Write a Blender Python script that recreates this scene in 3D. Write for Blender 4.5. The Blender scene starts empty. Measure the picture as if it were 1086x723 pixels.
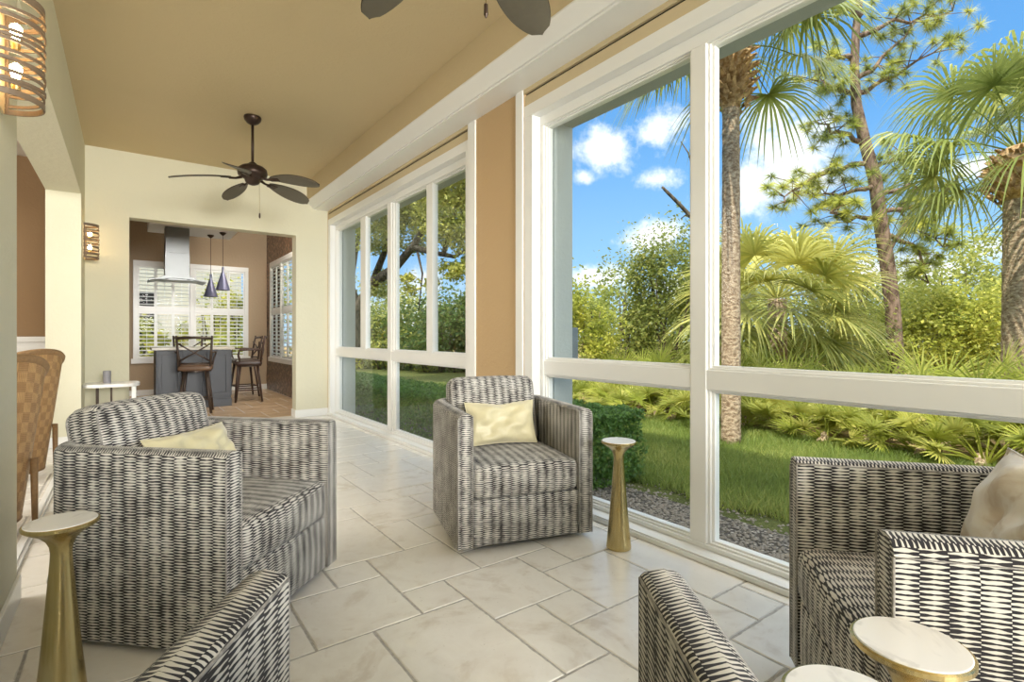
import bpy, math, random
from mathutils import Vector, Matrix, noise
R = math.radians
rnd = random.Random(7)
SC = bpy.context.scene
COL = SC.collection

# ------------------------------------------------------------------ helpers
def tag(o, label=None, cat=None, group=None, kind=None):
    if label: o['label'] = label
    if cat: o['category'] = cat
    if group: o['group'] = group
    if kind: o['kind'] = kind
    return o

def empty(name, loc=(0, 0, 0), rz=0.0, **k):
    o = bpy.data.objects.new(name, None); COL.objects.link(o)
    o.location = loc; o.rotation_euler = (0, 0, rz); o.empty_display_size = .1
    return tag(o, **k)

def copy_tree(o, parent=None):
    c = o.copy(); COL.objects.link(c)
    if parent is not None:
        c.parent = parent
    for ch in list(o.children): copy_tree(ch, c)
    return c

class MB:
    def __init__(s): s.v = []; s.f = []; s.uv = []; s.mi = []; s.t = []; s.has_uv = False
    def face(s, idx, uv=None, mi=0, t=0.5):
        s.f.append(tuple(idx)); s.mi.append(mi); s.t.append(t)
        if uv: s.has_uv = True
        s.uv.append(uv or [(0, 0)] * len(idx))
    def quad(s, pts, uv=None, mi=0, t=.5):
        b = len(s.v); s.v += [tuple(p) for p in pts]; s.face(range(b, b + len(pts)), uv, mi, t); return s
    def box(s, x0, x1, y0, y1, z0, z1, mi=0, t=.5, M=None, uv=False):
        b = len(s.v)
        P = [(x, y, z) for z in (z0, z1) for y in (y0, y1) for x in (x0, x1)]
        if M is not None: P = [tuple(M @ Vector(p)) for p in P]
        s.v += P
        for q, ax in (((0, 2, 3, 1), 'z'), ((4, 5, 7, 6), 'z'), ((0, 1, 5, 4), 'y'), ((2, 6, 7, 3), 'y'), ((0, 4, 6, 2), 'x'), ((1, 3, 7, 5), 'x')):
            u = None
            if uv:
                u = []
                for i in q:
                    x, y, z = (x0, x1)[i & 1], (y0, y1)[(i >> 1) & 1], (z0, z1)[i >> 2]
                    u.append((x, y) if ax == 'z' else (x, z) if ax == 'y' else (y, z))
            s.face([b + i for i in q], u, mi, t)
        return s
    def ring(s, pts, mi=0, t=.5): pass
    def tube(s, path, rad, n=8, mi=0, t=.5, caps=True, uv=False):
        path = [Vector(p) for p in path]; m = len(path)
        rr = rad if isinstance(rad, (list, tuple)) else [rad] * m
        up = None; base = len(s.v); L = 0; Ls = []
        for i, p in enumerate(path):
            d = (path[min(i + 1, m - 1)] - path[max(i - 1, 0)])
            if d.length < 1e-9: d = Vector((0, 0, 1))
            d.normalize()
            if up is None:
                up = Vector((0, 0, 1)) if abs(d.z) < .9 else Vector((1, 0, 0))
            a = d.cross(up)
            if a.length < 1e-6: a = d.orthogonal()
            a.normalize(); up = a.cross(d).normalized()
            if i: L += (path[i] - path[i - 1]).length
            Ls.append(L)
            for k in range(n):
                th = 2 * math.pi * k / n
                s.v.append(tuple(p + (a * math.cos(th) + up * math.sin(th)) * rr[i]))
        for i in range(m - 1):
            for k in range(n):
                k2 = (k + 1) % n
                u = [(k * .01, Ls[i]), ((k + 1) * .01, Ls[i]), ((k + 1) * .01, Ls[i + 1]), (k * .01, Ls[i + 1])] if uv else None
                s.face((base + i * n + k, base + i * n + k2, base + (i + 1) * n + k2, base + (i + 1) * n + k), u, mi, t)
        if caps:
            s.face([base + k for k in range(n)][::-1], None, mi, t)
            s.face([base + (m - 1) * n + k for k in range(n)], None, mi, t)
        return s
    def lathe(s, prof, n=32, c=(0, 0, 0), mi=0, t=.5, caps=True, fn=None):
        b = len(s.v)
        for r, z in prof:
            for k in range(n):
                a = 2 * math.pi * k / n
                s.v.append((c[0] + r * math.cos(a), c[1] + r * math.sin(a), c[2] + z))
        for i in range(len(prof) - 1):
            for k in range(n):
                k2 = (k + 1) % n
                s.face((b + i * n + k, b + i * n + k2, b + (i + 1) * n + k2, b + (i + 1) * n + k), None, mi, t)
        if caps:
            s.face([b + k for k in range(n)][::-1], None, mi, t)
            s.face([b + (len(prof) - 1) * n + k for k in range(n)], None, mi, t)
        return s
    def prism(s, poly, axis, a0, a1, mi=0):
        """extrude a 2-D polygon along an axis"""
        def pt(u, v, w): return {'y': (u, w, v), 'x': (w, u, v), 'z': (u, v, w)}[axis]
        n = len(poly); b = len(s.v)
        s.v += [pt(u, v, a0) for u, v in poly] + [pt(u, v, a1) for u, v in poly]
        for i in range(n):
            j = (i + 1) % n; s.face((b + i, b + j, b + n + j, b + n + i), None, mi)
        s.face([b + i for i in range(n)][::-1], None, mi); s.face([b + n + i for i in range(n)], None, mi)
        return s
    def build(s, name, mats, parent=None, smooth=False, bevel=0, seg=2, loc=None, rot=None, tint=False, fixn=True):
        me = bpy.data.meshes.new(name); me.from_pydata(s.v, [], s.f)
        if not isinstance(mats, (list, tuple)): mats = [mats]
        for m in mats: me.materials.append(m)
        if len(mats) > 1: me.polygons.foreach_set('material_index', s.mi)
        if s.has_uv:
            ul = me.uv_layers.new(name='UVMap'); flat = []
            for q in s.uv:
                for a, b_ in q: flat += [a, b_]
            ul.data.foreach_set('uv', flat)
        if tint:
            at = me.attributes.new('tint', 'FLOAT', 'FACE'); at.data.foreach_set('value', s.t)
        if smooth: me.polygons.foreach_set('use_smooth', [True] * len(me.polygons))
        me.update()
        if fixn and len(s.f) < 60000 and not tint:
            import bmesh
            bm = bmesh.new(); bm.from_mesh(me); bmesh.ops.recalc_face_normals(bm, faces=bm.faces); bm.to_mesh(me); bm.free()
        o = bpy.data.objects.new(name, me); COL.objects.link(o)
        if parent is not None: o.parent = parent
        if loc is not None: o.location = loc
        if rot is not None: o.rotation_euler = rot
        if bevel:
            md = o.modifiers.new('Bevel', 'BEVEL'); md.width = bevel; md.segments = seg; md.limit_method = 'ANGLE'; md.angle_limit = R(35)
        return o

# ------------------------------------------------------------------ materials
class NT:
    def __init__(s, name, world=False):
        if world:
            s.m = bpy.data.worlds.new(name); s.m.use_nodes = True
        else:
            s.m = bpy.data.materials.new(name); s.m.use_nodes = True
        s.t = s.m.node_tree; s.t.nodes.clear(); s.n = s.t.nodes
    def new(s, typ, **k):
        n = s.n.new(typ)
        for a, b in k.items():
            if a.startswith('i_'): n.inputs[a[2:].replace('_', ' ')].default_value = b
            else: setattr(n, a, b)
        return n
    def link(s, a, b): s.t.links.new(a, b)
    def put(s, sock, v):
        if v is None: return
        if isinstance(v, bpy.types.NodeSocket): s.link(v, sock)
        else: sock.default_value = v
    def math(s, op, a, b=None, c=None, clamp=False):
        n = s.n.new('ShaderNodeMath'); n.operation = op; n.use_clamp = clamp
        s.put(n.inputs[0], a); s.put(n.inputs[1], b); s.put(n.inputs[2], c)
        return n.outputs[0]
    def vmath(s, op, a, b=None):
        n = s.n.new('ShaderNodeVectorMath'); n.operation = op
        s.put(n.inputs[0], a); s.put(n.inputs[1], b)
        return n.outputs['Value'] if op in ('LENGTH', 'DOT_PRODUCT', 'DISTANCE') else n.outputs[0]
    def mix(s, f, a, b):
        n = s.n.new('ShaderNodeMix'); n.data_type = 'RGBA'
        s.put(n.inputs[0], f); s.put(n.inputs[6], a); s.put(n.inputs[7], b); return n.outputs[2]
    def noise(s, vec, scale, detail=3, rough=.5, dist=0):
        n = s.n.new('ShaderNodeTexNoise'); s.put(n.inputs['Vector'], vec)
        n.inputs['Scale'].default_value = scale; n.inputs['Detail'].default_value = detail
        n.inputs['Roughness'].default_value = rough; n.inputs['Distortion'].default_value = dist
        return n.outputs['Fac']
    def ramp(s, f, stops, interp='LINEAR'):
        n = s.n.new('ShaderNodeValToRGB'); s.put(n.inputs[0], f); e = n.color_ramp.elements; n.color_ramp.interpolation = interp
        while len(e) < len(stops): e.new(.5)
        for i, (p, c) in enumerate(stops):
            e[i].position = p; e[i].color = c if len(c) == 4 else (*c, 1)
        return n.outputs[0]
    def smooth(s, v, a, b, lo=0., hi=1.):
        n = s.n.new('ShaderNodeMapRange'); n.interpolation_type = 'SMOOTHSTEP'
        s.put(n.inputs[0], v); n.inputs[1].default_value = a; n.inputs[2].default_value = b
        n.inputs[3].default_value = lo; n.inputs[4].default_value = hi; return n.outputs[0]
    def obj(s):
        return s.n.new('ShaderNodeTexCoord').outputs['Object']
    def pos(s):
        return s.n.new('ShaderNodeNewGeometry').outputs['Position']
    def principled(s, color, rough=.5, metal=0., bump=None, bstr=.2, bdist=.01, spec=.5, **k):
        p = s.n.new('ShaderNodeBsdfPrincipled')
        s.put(p.inputs['Base Color'], color if isinstance(color, bpy.types.NodeSocket) else (*color, 1))
        s.put(p.inputs['Roughness'], rough); s.put(p.inputs['Metallic'], metal)
        p.inputs['Specular IOR Level'].default_value = spec
        if bump is not None:
            b = s.n.new('ShaderNodeBump'); b.inputs['Strength'].default_value = bstr; b.inputs['Distance'].default_value = bdist
            s.link(bump, b.inputs['Height']); s.link(b.outputs[0], p.inputs['Normal'])
        for a, b in k.items(): s.put(p.inputs[a.replace('_', ' ')], b)
        o = s.n.new('ShaderNodeOutputMaterial'); s.link(p.outputs[0], o.inputs[0]); return s.m

def srgb(r, g, b):
    f = lambda c: (c / 255 / 12.92) if c / 255 < .04045 else ((c / 255 + .055) / 1.055) ** 2.4
    return (f(r), f(g), f(b))

def plain(name, col, rough=.5, metal=0., var=.06, scale=8, bstr=0.08, bscale=60, **k):
    t = NT(name); P = t.obj()
    n = t.noise(P, scale, 3)
    c = t.mix(n, tuple(max(0, x * (1 - var)) for x in col) + (1,), tuple(min(1, x * (1 + var)) for x in col) + (1,))
    return t.principled(c, rough, metal, t.noise(P, bscale, 3), bstr, .002, **k)

def stucco(name, col, var=.03):
    t = NT(name); P = t.pos()
    n = t.noise(P, 2.5, 3)
    c = t.mix(n, tuple(x * (1 - var) for x in col) + (1,), tuple(min(1, x * (1 + var)) for x in col) + (1,))
    h = t.smooth(t.noise(P, 26, 4, .6), .42, .62)
    return t.principled(c, .8, 0, h, .22, .004, spec=.25)

M = {}
M['wall'] = stucco('pale_cream_stucco', srgb(216, 212, 188))
M['pier'] = stucco('tan_wall_paint', srgb(190, 162, 122), .02)
M['ceiling'] = stucco('tan_ceiling_paint', srgb(206, 188, 150), .02)
M['fascia'] = stucco('beige_fascia_paint', srgb(205, 188, 152), .02)
M['brown'] = stucco('brown_wall_paint', srgb(150, 122, 90), .02)
M['kwall'] = stucco('taupe_kitchen_paint', srgb(180, 160, 134), .02)
M['ext'] = stucco('grey_exterior_stucco', srgb(176, 182, 178))
M['white'] = plain('white_gloss_paint', srgb(236, 236, 232), .28, var=.015)
M['white_flat'] = plain('white_flat_paint', srgb(236, 234, 228), .6, var=.015)
M['black'] = plain('black_gap', (.012, .010, .008), .7, var=.01)
M['black_rubber'] = plain('black_rubber', (.02, .02, .02), .6)
M['bronze'] = plain('dark_bronze', srgb(64, 50, 42), .38, .6, .1)
M['dark_wood'] = plain('dark_stained_wood', srgb(72, 52, 42), .4, 0, .2, 20)
M['iron'] = plain('brown_iron', srgb(88, 76, 68), .45, .5, .1)
M['steel'] = plain('brushed_steel', srgb(128, 130, 130), .38, .85, .04)
M['island'] = plain('charcoal_cabinet_paint', srgb(60, 65, 73), .4, 0, .04)
M['counter'] = plain('pale_stone_counter', srgb(205, 200, 186), .2, 0, .1, 30)
M['shade_wood'] = plain('weathered_rattan_ribbon', srgb(116, 98, 78), .5, 0, .2, 40)
M['leather'] = plain('brown_leather', srgb(118, 92, 72), .35, 0, .12)
M['leather_dark'] = plain('dark_leather', srgb(62, 44, 36), .35, 0, .12)
M['candle'] = plain('grey_glazed_ceramic', srgb(140, 138, 142), .35, 0, .1, 60)
M['pendant'] = plain('pewter_blue_metal', srgb(96, 98, 122), .3, .3, .08)
M['screen_grey'] = plain('grey_metal_box', srgb(120, 128, 130), .4, .3, .05)

def m_brass():
    t = NT('brushed_gold'); P = t.obj()
    mp = t.new('ShaderNodeMapping'); mp.inputs['Scale'].default_value = (120, 120, 2); t.link(P, mp.inputs[0])
    n = t.noise(mp.outputs[0], 1, 2)
    c = t.mix(n, (*srgb(186, 166, 110), 1), (*srgb(216, 198, 148), 1))
    return t.principled(c, .27, 1., n, .04, .001)
M['brass'] = m_brass()

def m_marble(name, base, vein, sc=6):
    t = NT(name); P = t.obj()
    n = t.noise(P, sc, 5, .55, .8)
    v = t.math('ABSOLUTE', t.math('SUBTRACT', n, .5))
    f = t.smooth(v, 0, .05, 1, 0)
    c = t.mix(t.math('MULTIPLY', f, .3), (*base, 1), (*vein, 1))
    return t.principled(c, .25, 0)
M['marble'] = m_marble('white_marble', srgb(240, 238, 234), srgb(180, 178, 176))

def m_fabric():
    t = NT('woven_ikat_fabric')
    uv = t.n.new('ShaderNodeUVMap').outputs[0]
    nz = t.n.new('ShaderNodeTexNoise'); t.link(uv, nz.inputs['Vector']); nz.inputs['Scale'].default_value = 14; nz.inputs['Detail'].default_value = 3
    off = t.vmath('MULTIPLY', t.vmath('SUBTRACT', nz.outputs['Color'], (.5, .5, .5)), (.010, .0075, 0))
    q = t.vmath('ADD', uv, off)
    sp = t.n.new('ShaderNodeSeparateXYZ'); t.link(q, sp.inputs[0])
    cu = t.math('DIVIDE', sp.outputs[0], .049)
    colid = t.math('FLOOR', cu)
    tt = t.math('ABSOLUTE', t.math('SUBTRACT', t.math('MULTIPLY', t.math('FRACT', cu), 2), 1))
    ph = t.math('ADD', t.math('DIVIDE', sp.outputs[1], .0100), t.math('MULTIPLY', colid, .5))
    ss = t.math('ABSOLUTE', t.math('SUBTRACT', t.math('MULTIPLY', t.math('FRACT', ph), 2), 1))
    # per-dash randomness in reach
    cmb = t.n.new('ShaderNodeCombineXYZ'); t.link(t.math('MULTIPLY', cu, 1.0), cmb.inputs[0]); t.link(t.math('MULTIPLY', t.math('FLOOR', ph), .37), cmb.inputs[1])
    rn = t.noise(cmb.outputs[0], 2.3, 1)
    low = t.noise(uv, 9, 2)
    duty = t.math('ADD', t.math('MULTIPLY', tt, .52), t.math('ADD', .28, t.math('MULTIPLY', t.math('SUBTRACT', t.math('ADD', rn, low), 1.0), .85)))
    dark = t.smooth(t.math('SUBTRACT', duty, ss), -.05, .09)
    fine = t.noise(uv, 900, 1)
    lt = t.mix(low, (*srgb(214, 211, 203), 1), (*srgb(194, 189, 178), 1))
    dk = t.mix(low, (*srgb(30, 32, 40), 1), (*srgb(50, 46, 46), 1))
    c = t.mix(dark, lt, dk)
    h = t.math('ADD', t.math('SUBTRACT', 1, dark), t.math('MULTIPLY', fine, .5))
    return t.principled(c, .85, 0, h, .35, .0015, spec=.2, Sheen_Weight=.15)
M['fabric'] = m_fabric()
M['piping'] = plain('striped_piping', srgb(150, 146, 140), .8, 0, .75, 90)
def m_rattan():
    """flat woven rattan splints in a basket pattern on UV"""
    t = NT('woven_rattan'); uv = t.n.new('ShaderNodeUVMap').outputs[0]
    ch = t.n.new('ShaderNodeTexChecker'); t.link(uv, ch.inputs[0]); ch.inputs['Scale'].default_value = 1 / .054
    sp = t.n.new('ShaderNodeSeparateXYZ'); t.link(uv, sp.inputs[0])
    su = t.math('PINGPONG', t.math('DIVIDE', sp.outputs[0], .009), .5)
    sv = t.math('PINGPONG', t.math('DIVIDE', sp.outputs[1], .009), .5)
    m = t.n.new('ShaderNodeMix'); t.link(ch.outputs['Fac'], m.inputs[0]); t.link(su, m.inputs[2]); t.link(sv, m.inputs[3])
    st = m.outputs[0]
    n = t.noise(uv, 18, 3)
    c1 = t.mix(n, (*srgb(172, 128, 80), 1), (*srgb(220, 182, 128), 1))
    c2 = t.mix(n, (*srgb(148, 108, 68), 1), (*srgb(198, 158, 108), 1))
    c = t.mix(ch.outputs['Fac'], c1, c2)
    c = t.mix(t.smooth(st, 0, .12, 1, 0), c, (*srgb(96, 64, 34), 1))
    return t.principled(c, .45, 0, st, .6, .003)
M['rattan'] = m_rattan()
M['rattan_rim'] = plain('braided_rattan', srgb(150, 118, 80), .55, 0, .35, 60, .5, 90)
M['rattan_stick'] = plain('bleached_rattan_slat', srgb(150, 116, 78), .5, 0, .25, 40)

def m_pillow():
    t = NT('cream_satin'); P = t.obj()
    n = t.noise(P, 7, 4, .6, .6)
    c = t.mix(n, (*srgb(196, 186, 144), 1), (*srgb(224, 216, 180), 1))
    return t.principled(c, .42, 0, n, .4, .02, Sheen_Weight=.3)
M['cream'] = m_pillow()
def m_pillow2():
    t = NT('marbled_taupe_linen'); P = t.obj()
    n = t.noise(P, 5, 5, .55, 1.2)
    c = t.ramp(n, [(.3, srgb(238, 235, 229)), (.48, srgb(226, 218, 207)), (.55, srgb(204, 188, 170)), (.7, srgb(234, 229, 222))])
    return t.principled(c, .6, 0, n, .3, .01)
M['marbled'] = m_pillow2()
M['silver'] = plain('silver_satin', srgb(190, 186, 180), .4, 0, .05)

def m_tile(name, cols, rough=.15):
    t = NT(name); P = t.pos()
    at = t.n.new('ShaderNodeAttribute'); at.attribute_name = 'tint'
    tv = at.outputs['Fac']
    cmb = t.n.new('ShaderNodeCombineXYZ'); t.link(t.math('MULTIPLY', tv, 37.), cmb.inputs[2])
    q = t.vmath('ADD', P, cmb.outputs[0])
    n1 = t.noise(q, 3.2, 5, .6, 1.0); n2 = t.noise(q, 11, 4, .6, .5)
    f = t.math('ADD', t.math('MULTIPLY', n1, .7), t.math('MULTIPLY', n2, .3))
    c = t.ramp(f, [(.34, cols[0]), (.45, cols[1]), (.56, cols[2]), (.66, cols[3])])
    c = t.mix(t.math('MULTIPLY', tv, .5), c, (*cols[1], 1))
    pits = t.smooth(t.noise(q, 70, 2), .70, .76)
    c = t.mix(t.math('MULTIPLY', pits, .3), c, (*srgb(170, 160, 145), 1))
    rg = t.math('ADD', rough, t.math('MULTIPLY', n2, .12))
    return t.principled(c, rg, 0, n2, .05, .004, spec=.5)
M['tile'] = m_tile('travertine_tile', [srgb(214, 204, 188), srgb(234, 229, 219), srgb(240, 236, 227), srgb(222, 214, 201)])
M['ktile'] = m_tile('warm_lit_kitchen_tile', [srgb(186, 156, 122), srgb(196, 168, 134), srgb(202, 174, 140), srgb(190, 160, 126)])  # same travertine, with the kitchen's warm light put into its colour
def m_grout():
    t = NT('grey_grout'); P = t.pos(); n = t.noise(P, 60, 3)
    return t.principled(t.mix(n, (*srgb(136, 132, 124), 1), (*srgb(206, 202, 194), 1)), .9, 0, n, .5, .004)
M['grout'] = m_grout()

def m_glass():
    t = NT('window_glass')
    a = t.new('ShaderNodeBsdfTransparent'); a.inputs[0].default_value = (.965, .98, .975, 1)
    b = t.new('ShaderNodeBsdfGlossy'); b.inputs['Roughness'].default_value = .0
    fr = t.new('ShaderNodeFresnel'); fr.inputs[0].default_value = 1.3
    mx = t.new('ShaderNodeMixShader'); t.link(t.math('MULTIPLY', fr.outputs[0], .14), mx.inputs[0]); t.link(a.outputs[0], mx.inputs[1]); t.link(b.outputs[0], mx.inputs[2])
    o = t.new('ShaderNodeOutputMaterial'); t.link(mx.outputs[0], o.inputs[0]); return t.m
M['glass'] = m_glass()

def m_emit(name, col, st):
    t = NT(name); e = t.new('ShaderNodeEmission'); e.inputs[0].default_value = (*col, 1); e.inputs[1].default_value = st
    o = t.new('ShaderNodeOutputMaterial'); t.link(e.outputs[0], o.inputs[0]); return t.m
M['bulb'] = m_emit('warm_bulb', (1, .72, .38), 44)
M['bulb_shade'] = plain('capiz_liner', srgb(236, 214, 170), .6)

def m_leaf(name, cols, trans=.35, rough=.5):
    t = NT(name)
    at = t.n.new('ShaderNodeAttribute'); at.attribute_name = 'tint'
    c = t.ramp(at.outputs['Fac'], cols)
    d = t.new('ShaderNodeBsdfPrincipled'); t.link(c, d.inputs['Base Color']); d.inputs['Roughness'].default_value = rough; d.inputs['Specular IOR Level'].default_value = .3
    tr = t.new('ShaderNodeBsdfTranslucent'); t.link(t.mix(.35, c, (.9, .95, .3, 1)), tr.inputs[0])
    mx = t.new('ShaderNodeMixShader'); mx.inputs[0].default_value = trans
    t.link(d.outputs[0], mx.inputs[1]); t.link(tr.outputs[0], mx.inputs[2])
    o = t.new('ShaderNodeOutputMaterial'); t.link(mx.outputs[0], o.inputs[0]); return t.m
M['leaf_oak'] = m_leaf('oak_leaf', [(0, srgb(70, 84, 36)), (.5, srgb(134, 142, 58)), (1, srgb(204, 198, 102))])
M['leaf_scrub'] = m_leaf('scrub_leaf', [(0, srgb(70, 84, 40)), (.5, srgb(122, 132, 62)), (1, srgb(178, 172, 96))])
M['leaf_bright'] = m_leaf('bright_leaf', [(0, srgb(92, 108, 36)), (.5, srgb(160, 164, 62)), (1, srgb(216, 206, 100))])
M['leaf_dark'] = m_leaf('dark_leaf', [(0, srgb(32, 52, 26)), (.5, srgb(58, 88, 38)), (1, srgb(96, 124, 56))])
M['leaf_hedge'] = m_leaf('hedge_leaf', [(0, srgb(40, 70, 26)), (.5, srgb(70, 108, 42)), (1, srgb(112, 146, 66))], .25)
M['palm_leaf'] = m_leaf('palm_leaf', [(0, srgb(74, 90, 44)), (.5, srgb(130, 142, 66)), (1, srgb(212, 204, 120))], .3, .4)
M['palmetto_leaf'] = m_leaf('palmetto_leaf', [(0, srgb(92, 112, 40)), (.5, srgb(156, 164, 66)), (1, srgb(216, 206, 120))], .35, .4)
M['needle'] = m_leaf('pine_needle', [(0, srgb(88, 104, 44)), (.5, srgb(152, 160, 64)), (1, srgb(216, 208, 96))], .3)
M['grass'] = m_leaf('grass_blade', [(0, srgb(78, 98, 40)), (.5, srgb(118, 138, 64)), (1, srgb(172, 172, 100))], .35)

def m_bark(name, c1, c2, sx=14, sz=5):
    t = NT(name); P = t.obj(); mp = t.new('ShaderNodeMapping'); mp.inputs['Scale'].default_value = (sx, sx, sz); t.link(P, mp.inputs[0])
    n = t.noise(mp.outputs[0], 1, 5, .65)
    return t.principled(t.mix(t.smooth(n, .35, .65), (*c1, 1), (*c2, 1)), .9, 0, n, .8, .03, spec=.15)
M['bark_palm'] = m_bark('palm_bark', srgb(140, 116, 92), srgb(206, 184, 156), 22, 34)
M['bark_pine'] = m_bark('pine_bark', srgb(92, 74, 62), srgb(158, 134, 116), 14, 6)
M['bark_oak'] = m_bark('oak_bark', srgb(70, 62, 52), srgb(120, 108, 92))
M['boots'] = m_bark('dry_palm_boots', srgb(140, 106, 70), srgb(214, 180, 132), 10, 10)
def m_ground(name, cs, sc=30, b=.6):
    t = NT(name); P = t.pos(); n = t.noise(P, sc, 5, .7); n2 = t.noise(P, 1.5, 3)
    f = t.math('ADD', t.math('MULTIPLY', n, .7), t.math('MULTIPLY', n2, .3))
    return t.principled(t.ramp(f, [(.3, cs[0]), (.5, cs[1]), (.7, cs[2])]), .95, 0, n, b, .03, spec=.1)
M['soil'] = m_ground('lawn_soil', [srgb(66, 66, 40), srgb(84, 92, 50), srgb(112, 112, 70)])
M['litter'] = m_ground('leaf_litter', [srgb(90, 72, 46), srgb(150, 128, 88), srgb(196, 176, 130)], 20)
def m_gravel():
    t = NT('grey_gravel'); P = t.pos(); v = t.new('ShaderNodeTexVoronoi'); t.link(P, v.inputs['Vector']); v.inputs['Scale'].default_value = 42
    sp = t.new('ShaderNodeSeparateColor'); t.link(v.outputs['Color'], sp.inputs[0])
    c = t.ramp(sp.outputs[0], [(0, srgb(96, 90, 80)), (.5, srgb(140, 132, 120)), (1, srgb(182, 174, 160))])
    c = t.mix(t.smooth(v.outputs['Distance'], .35, .6), c, (*srgb(70, 64, 56), 1))
    return t.principled(c, .9, 0, t.math('SUBTRACT', 1, v.outputs['Distance']), 1., .02)
M['gravel'] = m_gravel()
M['pebble'] = plain('grey_pebble', srgb(136, 128, 116), .8, 0, .3, 12)
def m_mosaic():
    t = NT('brown_glass_mosaic'); P = t.pos(); v = t.new('ShaderNodeTexVoronoi'); t.link(P, v.inputs['Vector']); v.inputs['Scale'].default_value = 26
    sp = t.new('ShaderNodeSeparateColor'); t.link(v.outputs['Color'], sp.inputs[0])
    c = t.ramp(sp.outputs[0], [(0, srgb(58, 38, 28)), (.6, srgb(104, 74, 54)), (1, srgb(176, 140, 108))])
    return t.principled(c, .3, 0, v.outputs['Distance'], .5, .01)
M['mosaic'] = m_mosaic()
M['blade'] = plain('olive_grey_palm_blade', srgb(98, 92, 78), .5, 0, .12, 30, .3, 80)
M['ext_house'] = plain('cream_house_wall', srgb(232, 222, 200), .8)
M['ext_roof'] = plain('grey_roof', srgb(120, 112, 104), .8)

def structure(name, mb, mat, parent=None, **k):
    o = mb.build(name, mat, parent, **k)
    if parent is None: o['kind'] = 'structure'
    return o

# ------------------------------------------------------------------ room shell
XW = 2.25; XO = 2.56; XL = -.37; XL2 = -.64; YF = 7.36; YF2 = 7.56; ZC = 3.19; ZS = 2.83
Y0 = -6.5

# floor with a four-size travertine pattern
T4 = [(0, 4, 2, 2), (2, 5, 2, 2), (3, 3, 2, 2), (5, 2, 2, 2), (1, 1, 2, 3), (4, 0, 3, 2), (3, 1, 1, 2), (4, 5, 2, 1), (1, 0, 1, 1), (4, 2, 1, 1), (2, 4, 1, 1), (5, 4, 1, 1)]
def tiles(mb, x0, x1, y0, y1, skip=None, z=0.0):
    s = .2045; ox, oy = .535, 1.05; g = .0035
    for I in range(-6, 3):
        for J in range(-7, 11):
            for (i, j, w, h) in T4:
                ax = ox + (I * 6 + i) * s; ay = oy + (J * 6 + j) * s
                bx, by = ax + w * s, ay + h * s
                ax2, bx2, ay2, by2 = max(ax + g, x0), min(bx - g, x1), max(ay + g, y0), min(by - g, y1)
                if bx2 - ax2 < .01 or by2 - ay2 < .01: continue
                t = rnd.random(); e = .0045; b = len(mb.v)
                # chipped outline: subdivided edges with small jitter
                def edge(p, q, n):
                    return [(p[0] + (q[0] - p[0]) * k / n, p[1] + (q[1] - p[1]) * k / n) for k in range(n)]
                cs = [(ax2, ay2), (bx2, ay2), (bx2, by2), (ax2, by2)]
                out = []
                near = (ax2 > -.5 and ay2 < 4.5 and ay2 > .3)
                for k in range(4):
                    p, q = cs[k], cs[(k + 1) % 4]
                    n = max(1, int(math.dist(p, q) / .018)) if near else 1
                    out += edge(p, q, n)
                cx, cy = (ax2 + bx2) / 2, (ay2 + by2) / 2
                top = []
                for (px, py) in out:
                    jt = e * (rnd.uniform(.5, 1.5) if near else 1)
                    dx = 1 if px > cx + (bx2 - ax2) / 2 - 1e-4 else -1 if px < cx - (bx2 - ax2) / 2 + 1e-4 else 0
                    dy = 1 if py > cy + (by2 - ay2) / 2 - 1e-4 else -1 if py < cy - (by2 - ay2) / 2 + 1e-4 else 0
                    top.append((px - dx * jt, py - dy * jt))
                n = len(out)
                mb.v += [(px, py, z - .004) for px, py in out] + [(px, py, z) for px, py in top]
                for k in range(n):
                    k2 = (k + 1) % n
                    mb.face((b + k, b + k2, b + n + k2, b + n + k), None, 0, t)
                mb.face([b + n + k for k in range(n)], None, 0, t)
fl = MB(); tiles(fl, -5.2, XW, Y0, YF2)
fl.quad([(-5.2, Y0, -.003), (XW, Y0, -.003), (XW, YF2, -.003), (-5.2, YF2, -.003)], None, 1)
fl.box(-5.3, XO, Y0, YF2, -.2, -.0035, 1)
structure('floor', fl, [M['tile'], M['grout']], tint=True)
fk = MB(); tiles(fk, -5.2, 2.34, YF2, 11.8); fk.box(-5.3, XO, YF2, 12.05, -.2, -.003, 1)
structure('floor_kitchen', fk, [M['ktile'], M['grout']], tint=True)

structure('ceiling', MB().box(XL, 2.0, Y0, YF, ZC, ZC + .1), M['ceiling'])
structure('ceiling_living', MB().box(-5.2, XL2, Y0, 9.0, 3.38, 3.45), M['white_flat'])
structure('ceiling_kitchen', MB().box(XL2, 2.35, YF2, 11.8, 3.42, 3.5), M['white_flat'])
structure('trim_roof', MB().box(-5.6, 2.98, Y0 - .4, 12.4, 3.5, 3.62), M['ext_roof'])
structure('trim_eave', MB().box(XO, 2.98, Y0 - .4, 12.4, 3.3, 3.5), M['white_flat'])

# left wall: front pier, header over the wide opening, far pier
wl = MB(); wl.box(XL2, XL, Y0, 2.98, 0, 3.4); wl.box(XL2, XL, 2.98, 6.79, 2.53, 3.4); wl.box(XL2, XL, 6.79, YF2, 0, 3.4)
structure('wall_left', wl, M['wall'])
structure('baseboard_left', MB().box(XL - .0, XL + .014, 6.79, YF, 0, .1).box(XL2, XL + .014, 6.776, 6.79, 0, .1).box(XL, XL + .014, Y0, 2.98, 0, .1), M['white'], bevel=.003)
structure('trim_threshold', MB().box(-.46, -.41, 2.99, 6.77, .001, .012).box(-.435, -.425, 2.99, 6.77, .012, .02), M['white'])
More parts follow.
